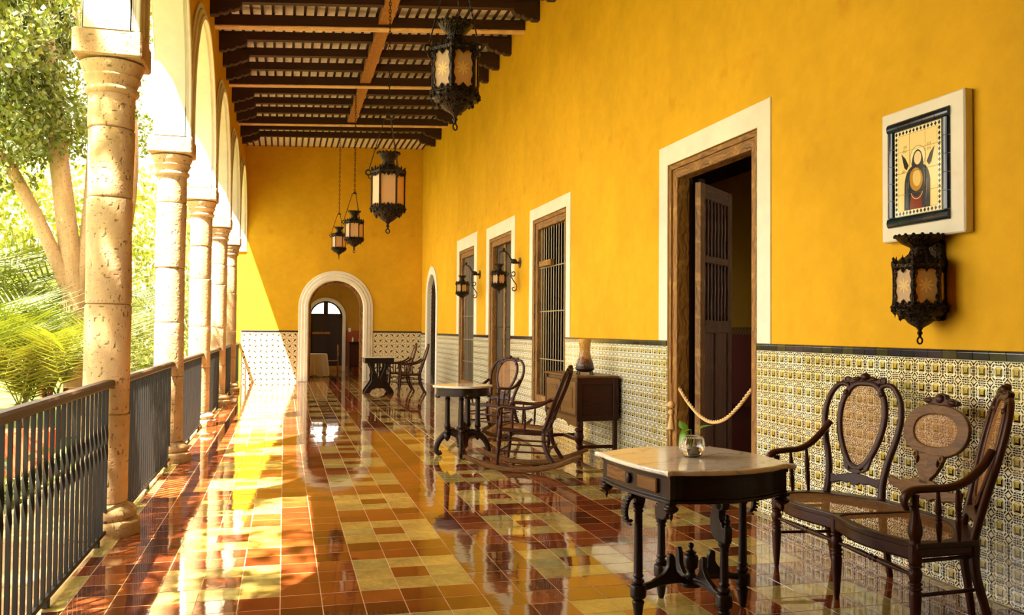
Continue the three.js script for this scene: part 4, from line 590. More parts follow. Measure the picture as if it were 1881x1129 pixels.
{ // ---- marble-topped table in front
  const t = thing('marble_table', 'carved dark table with a shaped marble top in front of the settee', 'table', [1.905, 0, -3.855], 0.13), W = M.ebony;
  const outline = (inset, ear = 1) => { const o = []; const hx = 0.345 - inset, hz = 0.34 - inset; const side = (p, q, n) => { const N = 18, d = [q[0] - p[0], q[1] - p[1]], l = Math.hypot(...d), nx = d[1] / l, nz = -d[0] / l; for (let i = 0; i < N; i++) { const u = i / N, e = Math.min(u, 1 - u), k = n * (e < 0.13 ? -0.02 * ear * Math.sin((e / 0.13) * PI) : 0.055 * Math.pow(Math.sin(((e - 0.13) / 0.37) * PI * 0.5), 0.8)); o.push([p[0] + d[0] * u + nx * k, p[1] + d[1] * u + nz * k]); } }; side([-hx, -hz], [hx, -hz], 1.25); side([hx, -hz], [hx, hz], 0.7); side([hx, hz], [-hx, hz], 1.0); side([-hx, hz], [-hx, -hz], 0.35); return o; };
  const slabAt = (o, y0, y1, bev) => boxUV(extrude(shapeOf(o), y1 - y0, bev, 4, 3).rotateX(PI / 2).translate(0, y1, 0), 'x');
  obj('tabletop', slabAt(outline(0), 0.722, 0.746, 0.009), M.marble, t);
  obj('apron', slabAt(outline(0.032, 0.6), 0.605, 0.722, 0.003), W, t);
  obj('apron_moulding', [slabAt(outline(0.022, 0.6), 0.596, 0.61, 0.004), slabAt(outline(0.028, 0.6), 0.612, 0.622, 0.004), slabAt(outline(0.026, 0.6), 0.706, 0.722, 0.004)], W, t);
  { const x = -0.345 + 0.018; const dr = obj('drawer_front', [bx(x - 0.004, x + 0.02, 0.632, 0.698, -0.24, 0.22, 0.005, 'z')], M.woodMid, t); obj('knob', new THREE.SphereGeometry(0.017, 12, 10).scale(0.7, 1.5, 1).translate(x - 0.012, 0.665, -0.01), W, dr); }
  for (const [x, z] of [[-0.3, -0.295], [-0.3, 0.295], [0.3, 0.295], [0.3, -0.295]]) obj('drop_finial', lathe(turnedProfile([[0.001, 0.52], [0.005, 0.53], [0.01, 0.545], [0.008, 0.552], [0.03, 0.568], [0.034, 0.58], [0.02, 0.59], [0.028, 0.6], [0.028, 0.606]], 2), 12, x, 0, z), W, t);
  const legs = [[-0.29, 0, 0], [0, 0.265, 1], [0.3, 0, 0], [0, -0.265, 1]];
  for (const [x, z, plate] of legs) {
    const rr = Math.hypot(x, z), ux = x / rr, uz = z / rr, colTop = plate ? 0.4 : 0.545;
    const prof = turnedProfile([[0.012, 0], [0.018, 0.02], [0.026, 0.075], [0.03, 0.09], [0.018, 0.1], [0.018, 0.1], [0.036, 0.112], [0.038, 0.14], [0.036, 0.165], [0.02, 0.172], [0.02, 0.172], [0.03, 0.185], [0.018, 0.2], [0.018, 0.2], [0.026, 0.21], [0.02, 0.22]], 3);
    const g = lathe([...prof, [0.0215, 0.225], [0.019, colTop - 0.04], [0.025, colTop - 0.035], [0.019, colTop - 0.025], [0.027, colTop - 0.015], [0.027, colTop]], 20); { const p = g.attributes.position; for (let i = 0; i < p.count; i++) if (p.getY(i) > 0.222 && p.getY(i) < colTop - 0.038) { const a = Math.atan2(p.getZ(i), p.getX(i)), k = 1 - 0.09 * (Math.round((a / (2 * PI)) * 20) % 2 === 0 ? 1 : 0); p.setX(i, p.getX(i) * k); p.setZ(i, p.getZ(i) * k); } g.computeVertexNormals(); }
    const leg = obj('leg', g.translate(x, 0, z), W, t), rot = (q) => (Array.isArray(q) ? merge(q) : q).rotateY(Math.atan2(-uz, ux)).translate(x, 0, z), sub = (n, q) => obj(n, rot(q), W, leg);
    if (plate) { // a flat scrolled bracket with a rosette, and a small finial on its toe
      const o = smoothLoop([[0.03, 0.4], [0.036, 0.45], [0.03, 0.475], [0.012, 0.47], [0.004, 0.49], [-0.012, 0.5], [-0.012, 0.535], [0.012, 0.55], [0.018, 0.585], [0.0, 0.612], [-0.05, 0.612], [-0.075, 0.6], [-0.07, 0.55], [-0.085, 0.5], [-0.08, 0.44], [-0.05, 0.405], [0.0, 0.395]], 70, 0.4);
      sub('bracket', boxUV(extrude(shapeOf(o), 0.04, 0.006, 4, 2).translate(0, 0, -0.02), 'y')); sub('rosette', [lathe([[0.02, 0.022], [0.024, 0.018], [0.012, 0.026], [0.008, 0.03], [0.001, 0.032]].reverse(), 12).rotateX(PI / 2).translate(-0.02, 0.565, 0), lathe([[0.001, 0.032], [0.008, 0.03], [0.012, 0.026], [0.024, 0.018], [0.02, 0.022]], 12).rotateX(-PI / 2).translate(-0.02, 0.565, 0)]);
      sub('finial', lathe(turnedProfile([[0.01, 0.465], [0.016, 0.475], [0.009, 0.485], [0.009, 0.485], [0.017, 0.498], [0.009, 0.508], [0.011, 0.52], [0.001, 0.53]], 2), 10, 0.022, 0, 0));
    } else { // a fluted scroll that hangs outwards
      sub('bracket', boxUV(extrude(shapeOf(smoothLoop([[-0.035, 0.612], [0.02, 0.612], [0.025, 0.58], [0.012, 0.545], [-0.02, 0.54], [-0.03, 0.57]], 30, 0.4)), 0.035, 0.005, 4, 2).translate(0, 0, -0.0175), 'y'));
      const pts = [[0.0, 0.575], [0.03, 0.582], [0.055, 0.565], [0.066, 0.53], [0.064, 0.49], [0.05, 0.465], [0.036, 0.47]].map(([a, b]) => V(a, b, 0)); const ribs = []; const C = new THREE.CatmullRomCurve3(pts, false, 'centripetal'); for (let i = 1; i < 13; i++) { const p = C.getPointAt(i / 13), T = C.getTangentAt(i / 13), rib = new THREE.CapsuleGeometry(0.006, 0.03, 3, 6).rotateX(PI / 2); rib.translate(p.x + T.y * -0.012, p.y + T.x * 0.012, 0); ribs.push(rib); }
      sub('scroll', [sweep(pts, 0.044, 0.022, { seg: 26, sec: 8, side: V(0, 0, 1), square: 3, taper: (u) => 1 - 0.45 * u }), ...ribs]);
    }
    // stretcher arm with its rising scroll
    const arm = [[0.02, 0.142], [-rr * 0.35, 0.165], [-rr * 0.75, 0.17], [-rr, 0.158]].map(([a, b]) => V(a, b, 0));
    obj('stretcher', [rot(sweep(arm, 0.03, 0.032, { seg: 12, sec: 8, side: V(0, 0, 1), square: 4 })), rot(boxUV(extrude(shapeOf(smoothLoop([[-rr * 0.25, 0.17], [-rr * 0.45, 0.205], [-rr * 0.55, 0.24], [-rr * 0.56, 0.285], [-rr * 0.63, 0.295], [-rr * 0.68, 0.27], [-rr * 0.7, 0.22], [-rr * 0.8, 0.185], [-rr * 0.85, 0.165]], 36, 0.45)), 0.026, 0.005, 4, 2).translate(0, 0, -0.013), 'x'))], W, t);
  }
  obj('centre_finial', lathe(turnedProfile([[0.05, 0.135], [0.052, 0.15], [0.036, 0.165], [0.036, 0.165], [0.04, 0.175], [0.022, 0.19], [0.02, 0.21], [0.03, 0.22], [0.034, 0.235], [0.036, 0.265], [0.03, 0.28], [0.018, 0.285], [0.018, 0.285], [0.028, 0.293], [0.012, 0.303], [0.008, 0.312], [0.014, 0.322], [0.012, 0.334], [0.001, 0.34]], 3), 18), W, t);
}
{ // glass bowl with a cutting
  const g = thing('glass_bowl', 'small clear glass bowl holding a green cutting and a stone on the marble top', 'bowl', [1.915, 0.7465, -3.87]);
  obj('glass', lathe([[0.001, 0.0], [0.036, 0.0], [0.05, 0.012], [0.062, 0.04], [0.064, 0.06], [0.058, 0.088], [0.05, 0.1], [0.048, 0.1], [0.055, 0.087], [0.06, 0.06], [0.058, 0.041], [0.047, 0.016], [0.034, 0.006], [0.001, 0.006]], 28), M.clearGlass, g);
  obj('water', lathe([[0.001, 0.0065], [0.034, 0.0068], [0.046, 0.017], [0.057, 0.042], [0.0575, 0.05], [0.001, 0.05]], 24), M.water, g);
  const st = new THREE.IcosahedronGeometry(0.021, 2), p = st.attributes.position; for (let i = 0; i < p.count; i++) { const k = 1 + 0.12 * Math.sin(p.getX(i) * 160 + p.getY(i) * 90); p.setXYZ(i, p.getX(i) * k, p.getY(i) * 0.85 * k, p.getZ(i) * k); } st.computeVertexNormals();
  const c = thing('plant_cutting', 'green pothos cutting with four leaves standing in the glass bowl', 'plant', [1.915, 0.7465, -3.87]);
  single('pebble', 'round dark stone lying in the glass bowl of water', 'stone', st, std({ color: hex('#7a6a55'), roughness: 0.6 })).position.set(1.922, 0.775, -3.86);
  const leafGeo = (L, Wd) => { const n = 8, pos = [], idx = []; for (let i = 0; i <= n; i++) { const u = i / n, w = Wd * Math.pow(Math.sin(PI * Math.pow(u, 0.62)), 0.9) * (1 - 0.2 * u), y = -0.25 * L * u * u; for (const s of [-1, -0.5, 0, 0.5, 1]) pos.push(s * w, y + Math.abs(s) * w * 0.35, u * L); } for (let i = 0; i < n; i++) for (let k = 0; k < 4; k++) { const a = i * 5 + k, b = a + 1, d = a + 5, e = d + 1; idx.push(a, d, b, b, d, e); } const q = new THREE.BufferGeometry(); q.setAttribute('position', new THREE.Float32BufferAttribute(pos, 3)); q.setIndex(idx); q.computeVertexNormals(); return q; };
  // [stem tip x, y, z], leaf yaw, pitch, length
  for (const [x, y, z, yaw, pit, L] of [[0.035, 0.128, 0.0, 1.3, -0.55, 0.075], [-0.004, 0.13, 0.0, -1.35, 0.1, 0.075], [-0.03, 0.12, 0.01, -1.5, 0.75, 0.075], [-0.045, 0.13, 0.0, -0.9, -1.15, 0.06]]) { obj('stem', sweep([[0, 0.02, 0], [x * 0.4, 0.07, z], [x, y, z]], 0.004, 0.004, { seg: 8, sec: 6, square: 2 }), M.leaf, c); const q = leafGeo(L, 0.026); q.rotateX(pit).rotateY(yaw).translate(x, y, z); obj('leaf', q, M.leaf, c); }
}
{ // ---- small marble-topped table farther back
  const t = thing('round_table', 'small table with a scalloped marble top on four columns between the rocking chairs', 'table', [1.87, 0, -9.22], 0.1), W = M.ebony;
  const lobed = (R, k) => { const o = []; for (let i = 0; i < 72; i++) { const a = (i / 72) * 2 * PI, r = R * (1 + k * Math.cos(4 * a)) * (1 - 0.1 * Math.pow(Math.sin(a), 2)); o.push([r * Math.cos(a), r * Math.sin(a)]); } return o; }, lay = (o, y0, y1, b) => boxUV(extrude(shapeOf(o), y1 - y0, b, 4, 3).rotateX(PI / 2).translate(0, y1, 0), 'x');
  obj('tabletop', lay(lobed(0.315, 0.045), 0.735, 0.76, 0.009), M.marble, t); obj('apron', [lay(lobed(0.28, 0.04), 0.655, 0.735, 0.004), lay(lobed(0.29, 0.04), 0.648, 0.662, 0.005)], W, t);
  for (let k = 0; k < 4; k++) { const a = (k * PI) / 2; obj('pendant', [new THREE.SphereGeometry(0.035, 10, 8).scale(1.3, 1, 0.5).rotateY(PI / 2 - a).translate(0.285 * Math.cos(a), 0.655, 0.26 * Math.sin(a)), ...[-1, 1].map((s) => new THREE.SphereGeometry(0.018, 8, 6).translate(0.28 * Math.cos(a) - s * 0.05 * Math.sin(a), 0.645, 0.26 * Math.sin(a) + s * 0.05 * Math.cos(a)))], W, t); }
  for (const [x, z] of [[-0.17, 0], [0.17, 0], [-0.06, 0.14], [0.1, -0.13]]) obj('column', lathe(turnedProfile([[0.001, 0.16], [0.014, 0.17], [0.034, 0.2], [0.034, 0.23], [0.018, 0.245], [0.018, 0.245], [0.03, 0.26], [0.022, 0.28], [0.036, 0.32], [0.029, 0.36], [0.026, 0.6], [0.026, 0.6], [0.032, 0.615], [0.022, 0.63], [0.034, 0.65], [0.034, 0.66]], 2), 12, x, 0, z), W, t);
  obj('hub', lathe(turnedProfile([[0.001, 0.06], [0.015, 0.07], [0.05, 0.09], [0.075, 0.11], [0.075, 0.11], [0.06, 0.13], [0.075, 0.19], [0.07, 0.26], [0.085, 0.28], [0.07, 0.31], [0.07, 0.31], [0.03, 0.32], [0.045, 0.345], [0.001, 0.375]], 2), 14), M.wood, t);
  for (let k = 0; k < 4; k++) { const a = (k * PI) / 2 + 0.35; obj('foot', [sweep([[0.04, 0.22, 0], [0.11, 0.25, 0], [0.19, 0.225, 0], [0.255, 0.15, 0], [0.28, 0.06, 0], [0.255, 0.024, 0], [0.225, 0.04, 0]].map((p) => V(...p)), 0.055, 0.075, { seg: 26, sec: 8, side: V(0, 0, 1), square: 3, taper: (u) => 1.1 - 0.45 * u }).rotateY(-a), new THREE.SphereGeometry(0.034, 8, 6).translate(0.16, 0.275, 0).rotateY(-a)], W, t); }
}
{ // ---- sideboard on turned legs against the wall
  const c = thing('sideboard', 'dark wooden sideboard on bulbous legs against the tiles, vase on top', 'cabinet', [3.21, 0, -9.26], -PI / 2), W = M.wood; // local -? front faces the corridor
  const L = 0.575, D = 0.24, y0 = 0.4, y1 = 0.85;
  obj('carcass', bx(-L + 0.02, L - 0.02, y0, y1, -D + 0.005, D - 0.03, 0.004, 'x'), W, c); obj('top', bx(-L - 0.01, L + 0.01, y1, y1 + 0.026, -D, D, 0.008, 'x'), M.woodMid, c);
  for (const x of [-L + 0.012, L - 0.012]) obj('side_frame', [bx(x - 0.012, x + 0.012, y0, y1, -D, -D + 0.06, 0.004), bx(x - 0.012, x + 0.012, y0, y1, D - 0.07, D - 0.01, 0.004), bx(x - 0.011, x + 0.011, y1 - 0.07, y1, -D + 0.06, D - 0.07, 0.004, 'z'), bx(x - 0.011, x + 0.011, y0, y0 + 0.05, -D + 0.06, D - 0.07, 0.004, 'z')], W, c);
  for (const s of [-1, 1]) { const dr = obj('door', [bx(s * 0.27 - 0.25, s * 0.27 + 0.25, y0 + 0.06, y1 - 0.04, D - 0.032, D - 0.012, 0.004), bx(s * 0.27 - 0.16, s * 0.27 + 0.16, y0 + 0.13, y1 - 0.11, D - 0.014, D - 0.004, 0.004)], M.woodMid, c); obj('knob', new THREE.SphereGeometry(0.014, 8, 6).translate(s * 0.06, 0.64, D + 0.0), M.iron, dr); }
  { const pts = [[-L + 0.05, y0 + 0.03], [L - 0.05, y0 + 0.03], [L - 0.05, y0 - 0.06]]; for (let i = 1; i < 20; i++) { const u = i / 20; pts.push([lerp(L - 0.07, -L + 0.07, u), y0 - 0.015 - 0.05 * Math.abs(Math.cos(u * PI)) + (i % 5 === 0 ? -0.02 : 0)]); } pts.push([-L + 0.05, y0 - 0.06]); obj('apron', boxUV(extrude(shapeOf(pts), 0.02, 0.004).translate(0, 0, D - 0.04), 'x'), M.woodMid, c); }
  for (const x of [-L + 0.03, L - 0.03]) { obj('leg', lathe(turnedProfile([[0.016, 0], [0.02, 0.02], [0.026, 0.07], [0.016, 0.1], [0.016, 0.1], [0.03, 0.115], [0.03, 0.14], [0.018, 0.155], [0.018, 0.155], [0.045, 0.2], [0.052, 0.25], [0.03, 0.29], [0.03, 0.29], [0.05, 0.31], [0.022, 0.34], [0.03, 0.36], [0.03, 0.4]], 3), 14, x, 0, D - 0.045), W, c); obj('rear_leg', bx(x - 0.022, x + 0.022, 0, y0, -D + 0.01, -D + 0.055, 0.004), W, c); obj('corner_post', lathe(Array.from({ length: 40 }, (_, i) => [0.018 + (i % 2) * 0.005, lerp(y0, y1, i / 39)]), 10, x * 1.02, 0, D - 0.03), W, c); obj('side_stretcher', bx(x - 0.014, x + 0.014, 0.11, 0.145, -D + 0.05, D - 0.05, 0.003, 'z'), W, c); }
  obj('long_stretcher', bx(-L + 0.03, L - 0.03, 0.11, 0.145, -0.02, 0.02, 0.003, 'x'), W, c);
  const v = thing('vase', 'amber and brown glazed vase standing on the sideboard', 'vase', [3.17, 0.877, -8.98]);
  obj('body', lathe(turnedProfile([[0.03, 0.05], [0.085, 0.06], [0.098, 0.09], [0.09, 0.13], [0.066, 0.2], [0.058, 0.26], [0.062, 0.32], [0.07, 0.37], [0.072, 0.385], [0.066, 0.385], [0.06, 0.36], [0.05, 0.26]], 3), 24), phy({ color: hex('#e2bd58'), map: glazeTone, bumpMap: crustBump, bumpScale: 0.012, roughness: 0.2, clearcoat: 0.5 }), v);
  obj('stand', [lathe(turnedProfile([[0.03, 0.025], [0.07, 0.03], [0.1, 0.055], [0.104, 0.075], [0.09, 0.08], [0.02, 0.06]], 2), 20), ...[0, 1, 2, 3].map((k) => sweep([[0.07, 0.04, 0], [0.1, 0.03, 0], [0.1, 0.008, 0], [0.115, 0.006, 0]], 0.018, 0.016, { seg: 8, sec: 6, side: V(0, 0, 1) }).rotateY((k * PI) / 2 + 0.6))], std({ color: hex('#2a1810'), roughness: 0.3 }), v);
}
{ // ---- far table
  const t = thing('console_table', 'dark carved table with lyre supports near the end wall', 'table', [1.98, 0, -18.75]), W = M.ebony;
  obj('tabletop', bx(-0.36, 0.3, 0.745, 0.768, -0.3, 0.3, 0.008), M.marble, t); obj('apron', bx(-0.33, 0.28, 0.63, 0.745, -0.27, 0.27, 0.008), W, t);
  const lyre = smoothLoop(mirror([[0, 0.3], [0.03, 0.34], [0.06, 0.42], [0.1, 0.52], [0.12, 0.6], [0.13, 0.64], [0.2, 0.64], [0.2, 0.58], [0.16, 0.5], [0.15, 0.42], [0.17, 0.36], [0.16, 0.28], [0.2, 0.2], [0.27, 0.1], [0.31, 0.03], [0.3, 0.0], [0.2, 0.0], [0.15, 0.07], [0.08, 0.1], [0, 0.11]]), 110, 0.4);
  for (const z of [-0.22, 0.22]) { obj('lyre_support', boxUV(extrude(shapeOf(lyre), 0.05, 0.008, 4, 2).translate(-0.025, 0, z - 0.025), 'y'), W, t); for (const x of [-0.14, -0.02, 0.1]) obj('spindle', lathe(legProfile(0.36, 0.022), 10, x, 0.29, z), W, t); }
  obj('stretcher', [bx(-0.06, 0.02, 0.1, 0.16, -0.2, 0.2, 0.01), lathe(turnedProfile([[0.05, 0.16], [0.03, 0.19], [0.05, 0.24], [0.02, 0.3], [0.001, 0.34]], 3), 12, -0.02, 0, 0)], W, t);
}
// ---------------------------------------------------------------- lanterns of pierced bronze and amber glass
// the body: cage of height hg on a hexagon of radius R, its floor at y = 0; parts go under `t`
function lanternBody(t, R, hg, { crown = 1, lugs = true, yaw = 0, ring = true, tall = false, etched = true } = {}) {
  const B = M.bronze, place = (g) => g.rotateY(yaw), ap = R * Math.cos(PI / 6), add = (n, g, m = B) => obj(n, place(Array.isArray(g) ? merge(g) : g), m, t), hexRing = (prof) => { const g = new THREE.LatheGeometry(prof.map((p) => V2(Math.max(p[0], 0.0003), p[1])), 6).toNonIndexed(); g.computeVertexNormals(); return boxUV(g); };
  const k = R / 0.2;
  for (let i = 0; i < 6; i++) {
    const a = (i * PI) / 3; // LatheGeometry puts a corner on +z, so the posts stand there
    add('post', lathe(turnedProfile([[0.016 * k, -0.01], [0.011 * k, 0.02], [0.0075 * k, 0.05], [0.0075 * k, hg - 0.05], [0.011 * k, hg - 0.02], [0.018 * k, hg + 0.02], [0.006 * k, hg + 0.045 * k], [0.012 * k, hg + 0.06 * k], [0.001, hg + 0.075 * k]], 2), 8, R * Math.sin(a), 0, R * Math.cos(a)));
    const w = R * 0.5 - 0.006 * k, ww = w * (tall ? 0.93 : 0.86), half = tall ? [[0, 0.13], [0.3, 0.06], [0.5, 0.12], [0.72, 0.05], [0.95, 0.1], [0.98, 0.2], [0.98, 0.5], [0.98, 0.8], [0.95, 0.9], [0.72, 0.95], [0.5, 0.88], [0.3, 0.94], [0, 0.87]] : [[0, 0.15], [0.42, 0.06], [0.92, 0.09], [0.8, 0.22], [1, 0.36], [0.9, 0.5], [1, 0.64], [0.8, 0.78], [0.92, 0.91], [0.42, 0.94], [0, 0.85]];
    const hole = smoothLoop([...half.map(([x, y]) => [x * ww, y * hg]), ...half.slice(1, -1).reverse().map(([x, y]) => [-x * ww, y * hg])], 72, 0.45);
    const am = a + PI / 6, rot = (g) => g.translate(0, 0, ap).rotateY(am);
    const plate = extrude(shapeOf([[-w, 0], [w, 0], [w, hg], [-w, hg]], [hole.slice().reverse()]), 0.008 * k, 0.0015, 2); add('panel_frame', rot(boxUV(plate.translate(0, 0, -0.004 * k))));
    const pane = add('glass_pane', rot(bx(-w, w, 0.004, hg - 0.004, -0.012 * k, -0.008 * k)), M.amberGlass);
    const etch = []; for (let j = 0; j < 8; j++) etch.push(new THREE.CircleGeometry(1, 8).scale(0.008 * k, 0.03 * k, 1).translate(0, 0.032 * k, 0).rotateZ((j * PI) / 4).translate(0, hg / 2, -0.0065 * k)); if (!tall && etched) obj('etching', place(rot(merge(etch))), M.etching, pane);
  }
  const spikes = (r, y, h, dir, n = 18, s = 1) => { const o = []; for (let i = 0; i < n; i++) { const a = ((i + 0.5) / n) * 2 * PI, m = i % 3 === 1 ? 1.7 : 1, loc = (a % (PI / 3)) - PI / 6, rr = (r * Math.cos(PI / 6)) / Math.cos(loc); o.push(new THREE.ConeGeometry(0.019 * k * s, h * m, 5).scale(1, dir, 1).translate(0, y + (dir * h * m) / 2, 0).translate(rr * Math.sin(a), 0, rr * Math.cos(a)), new THREE.SphereGeometry(0.013 * k * s, 6, 5).translate(rr * 1.02 * Math.sin(a), y + dir * h * m * 0.5, rr * 1.02 * Math.cos(a))); } return o; };
  add('upper_gallery', [hexRing([[R * 0.96, hg - 0.02], [R * 1.06, hg - 0.01], [R * 1.1, hg + 0.012 * k], [R * 1.02, hg + 0.024 * k], [R * 0.9, hg + 0.024 * k]]), ...spikes(R * 1.02, hg + 0.018 * k, 0.042 * k, 1), ...spikes(R * 1.0, hg - 0.01, 0.03 * k, -1)]);
  add('cap', hexRing([[R * 0.98, hg + 0.02 * k], [R * 0.8, hg + 0.05 * k], [R * 0.55, hg + 0.075 * k], [R * 0.42, hg + 0.1 * k], [R * 0.36, hg + 0.13 * k], [R * 0.36, hg + 0.15 * k], [0.01, hg + 0.15 * k]]));
  add('crown', [lathe(turnedProfile([[R * 0.34, hg + 0.13 * k], [R * 0.36, hg + 0.15 * k], [R * 0.5 * crown, hg + 0.18 * k], [R * 0.68 * crown, hg + 0.225 * k], [R * 0.72 * crown, hg + 0.24 * k], [R * 0.62 * crown, hg + 0.232 * k], [R * 0.32, hg + 0.16 * k]], 2), 18), ...(() => { const o = []; for (let i = 0; i < 18; i++) { const a = (i / 18) * 2 * PI; o.push(new THREE.SphereGeometry(0.015 * k, 6, 5).translate(R * 0.7 * crown * Math.sin(a), hg + 0.24 * k, R * 0.7 * crown * Math.cos(a))); } return o; })()]);
  add('lower_gallery', [hexRing([[R * 0.9, -0.03 * k], [R * 1.04, -0.03 * k], [R * 1.14, -0.005 * k], [R * 1.04, 0.012 * k], [R * 0.9, 0.012 * k]]), ...spikes(R * 1.08, -0.012 * k, 0.05 * k, -1), ...spikes(R * 1.0, 0.008 * k, 0.03 * k, 1)]);
  add('bowl', [boxUV(lathe(turnedProfile([[R * 1.0, -0.025 * k], [R * 0.94, -0.05 * k], [R * 0.72, -0.09 * k], [R * 0.56, -0.105 * k], [R * 0.56, -0.105 * k], [R * 0.4, -0.14 * k], [R * 0.16, -0.17 * k], [R * 0.1, -0.185 * k]], 3), 24)), ...spikes(R * 0.78, -0.075 * k, 0.03 * k, -1, 12, 1.2)]);
  const fin = [lathe(turnedProfile([[R * 0.1, -0.18 * k], [R * 0.07, -0.2 * k], [R * 0.12, -0.215 * k], [R * 0.06, -0.23 * k], [R * 0.06, -0.245 * k], [0.001, -0.25 * k]], 2), 10)]; if (ring) fin.push(new THREE.TorusGeometry(0.026 * k, 0.007 * k, 8, 18).translate(0, -0.275 * k, 0)); add('finial', fin);
  if (lugs) for (const i of [0, 2, 4]) { const a = (i * PI) / 3; add('lug', [new THREE.TorusGeometry(0.03 * k, 0.01 * k, 6, 14).rotateY(PI / 2).translate(0, hg, R * 1.2).rotateY(a), sweep([[0, hg - 0.08 * k, R * 1.05], [0, hg - 0.06 * k, R * 1.18], [0, hg - 0.03 * k, R * 1.18]].map((p) => V(...p)), 0.014 * k, 0.014 * k, { seg: 6, sec: 5 }).rotateY(a)]); }
}
function hangingLantern(label, x, yb, z, R, hg, opts, rise, top) {
  const k = R / 0.2, t = thing('hanging_lantern', label, 'lantern', [x, yb + 0.3 * k, z], 0, 'hanging lanterns down the corridor'); lanternBody(t, R, hg, opts);
  const yt = hg + rise, B = M.bronze; obj('canopy', lathe([[0.001, yt + 0.03], [0.02, yt + 0.025], [0.05 * k, yt + 0.006], [0.06 * k, yt], [0.001, yt]], 12), B, t);
  for (const i of [0, 2, 4]) { const a = (i * PI) / 3 + (opts.yaw ?? 0), p0 = V(R * 1.18 * Math.sin(a), hg + 0.026 * k, R * 1.18 * Math.cos(a)), p1 = V(0.05 * k * Math.sin(a), yt, 0.05 * k * Math.cos(a)); const m = p0.clone().lerp(p1, 0.42); obj('hanging_rod', [rod(p0, m, 0.0055, 6), rod(m, p1, 0.0055, 6), new THREE.SphereGeometry(0.016 * k, 8, 6).translate(m.x, m.y, m.z)], B, t); }
  const L = top - (yb + 0.3 * k) - yt - 0.03, n = Math.max(3, Math.round(L / 0.048)), links = []; for (let i = 0; i < n; i++) links.push(new THREE.TorusGeometry(0.015, 0.0045, 5, 10).scale(1, 1.75, 1).rotateY(i % 2 ? PI / 2 : 0).translate(0, yt + 0.03 + ((i + 0.5) * L) / n, 0)); obj('chain', links, B, t);
}
hangingLantern('nearest hanging lantern, short squat amber panes, high on the right', 1.2, 2.825, -6.3, 0.18, 0.305, { yaw: 0.7, crown: 1.05 }, 0.66, roofY(1.2, -6.3) + 0.04);
hangingLantern('largest tall hanging lantern, second from the viewer', 1.265, 2.58, -11.175, 0.212, 0.455, { yaw: 0.41, crown: 0.95, tall: true }, 0.7, roofY(1.265, -11.175) + 0.11);
hangingLantern('third hanging lantern, overlapping the farthest one', 1.21, 2.74, -16.05, 0.164, 0.31, { yaw: 0.45, crown: 0.95, tall: true }, 0.52, roofY(1.21, -16.05) + 0.04);
hangingLantern('smallest and farthest hanging lantern before the end wall', 1.13, 2.875, -19.3, 0.15, 0.285, { yaw: 0.46, crown: 0.95, tall: true }, 0.46, roofY(1.13, -19.3) + 0.04);
{ // lantern fixed to the wall under the tile picture
  const t = thing('wall_lantern', 'black bronze lantern fixed to the wall below the framed tile picture', 'lantern', [3.375, 1.5, -4.06]); lanternBody(t, 0.137, 0.22, { yaw: 0.12, crown: 1.3, lugs: false });
  obj('wall_plate', [bx(0.1, 0.122, -0.08, 0.36, -0.06, 0.06, 0.008), bx(0.05, 0.11, 0.1, 0.16, -0.03, 0.03, 0.006)], M.bronze, t);
}
function bracketLantern(label, y, z, group) {
  const t = thing('bracket_lantern', label, 'lantern', [WALL, y, z], 0, group), B = M.iron, sw = (pts, w, o = {}) => sweep(pts.map(([a, b]) => V(-a, b, 0)), w, w, { seg: 24, sec: 6, side: V(0, 0, 1), square: 2, ...o });
  obj('wall_plate', [lathe([[0.001, 0.012], [0.05, 0.012], [0.085, 0.004], [0.085, 0]], 18).rotateZ(PI / 2), lathe(turnedProfile([[0.03, 0], [0.014, 0.04], [0.026, 0.06], [0.012, 0.075]], 2), 10).rotateZ(PI / 2)], B, t);
  obj('arm', [sw([[0.02, 0], [0.09, 0.01], [0.14, 0.05], [0.19, 0.13], [0.25, 0.17], [0.31, 0.16], [0.33, 0.12]], 0.028, { taper: (u) => 1.2 - 0.6 * u }), new THREE.SphereGeometry(0.045, 10, 8).scale(1.2, 0.9, 0.8).translate(-0.1, 0.02, 0), new THREE.SphereGeometry(0.025, 8, 6).translate(-0.26, 0.2, 0)], B, t);
  obj('scroll', [sw([[0.14, 0.03], [0.15, -0.1], [0.13, -0.2], [0.1, -0.21], [0.075, -0.17], [0.1, -0.14], [0.13, -0.16]], 0.016), sw([[0.15, -0.2], [0.1, -0.28], [0.05, -0.36], [0.07, -0.43], [0.11, -0.43], [0.12, -0.39], [0.09, -0.38]], 0.016)], B, t);
  const lamp = new THREE.Group(); lamp.name = 'lamp'; lamp.position.set(-0.33, -0.34, 0); t.add(lamp); lanternBody(lamp, 0.118, 0.165, { yaw: -0.35, crown: 0.8, ring: false, etched: false });
  obj('lamp_chain', rod(V(0, 0.29, 0), V(0, 0.46, 0), 0.006, 6), B, lamp);
}
bracketLantern('wall bracket lantern on scrolled iron arm, nearer of the two, before the narrow doorway', 2.39, -12.93, 'bracket lanterns on the yellow wall');
bracketLantern('wall bracket lantern on scrolled iron arm, farther of the two, before the farthest barred window', 2.38, -15.78, 'bracket lanterns on the yellow wall');

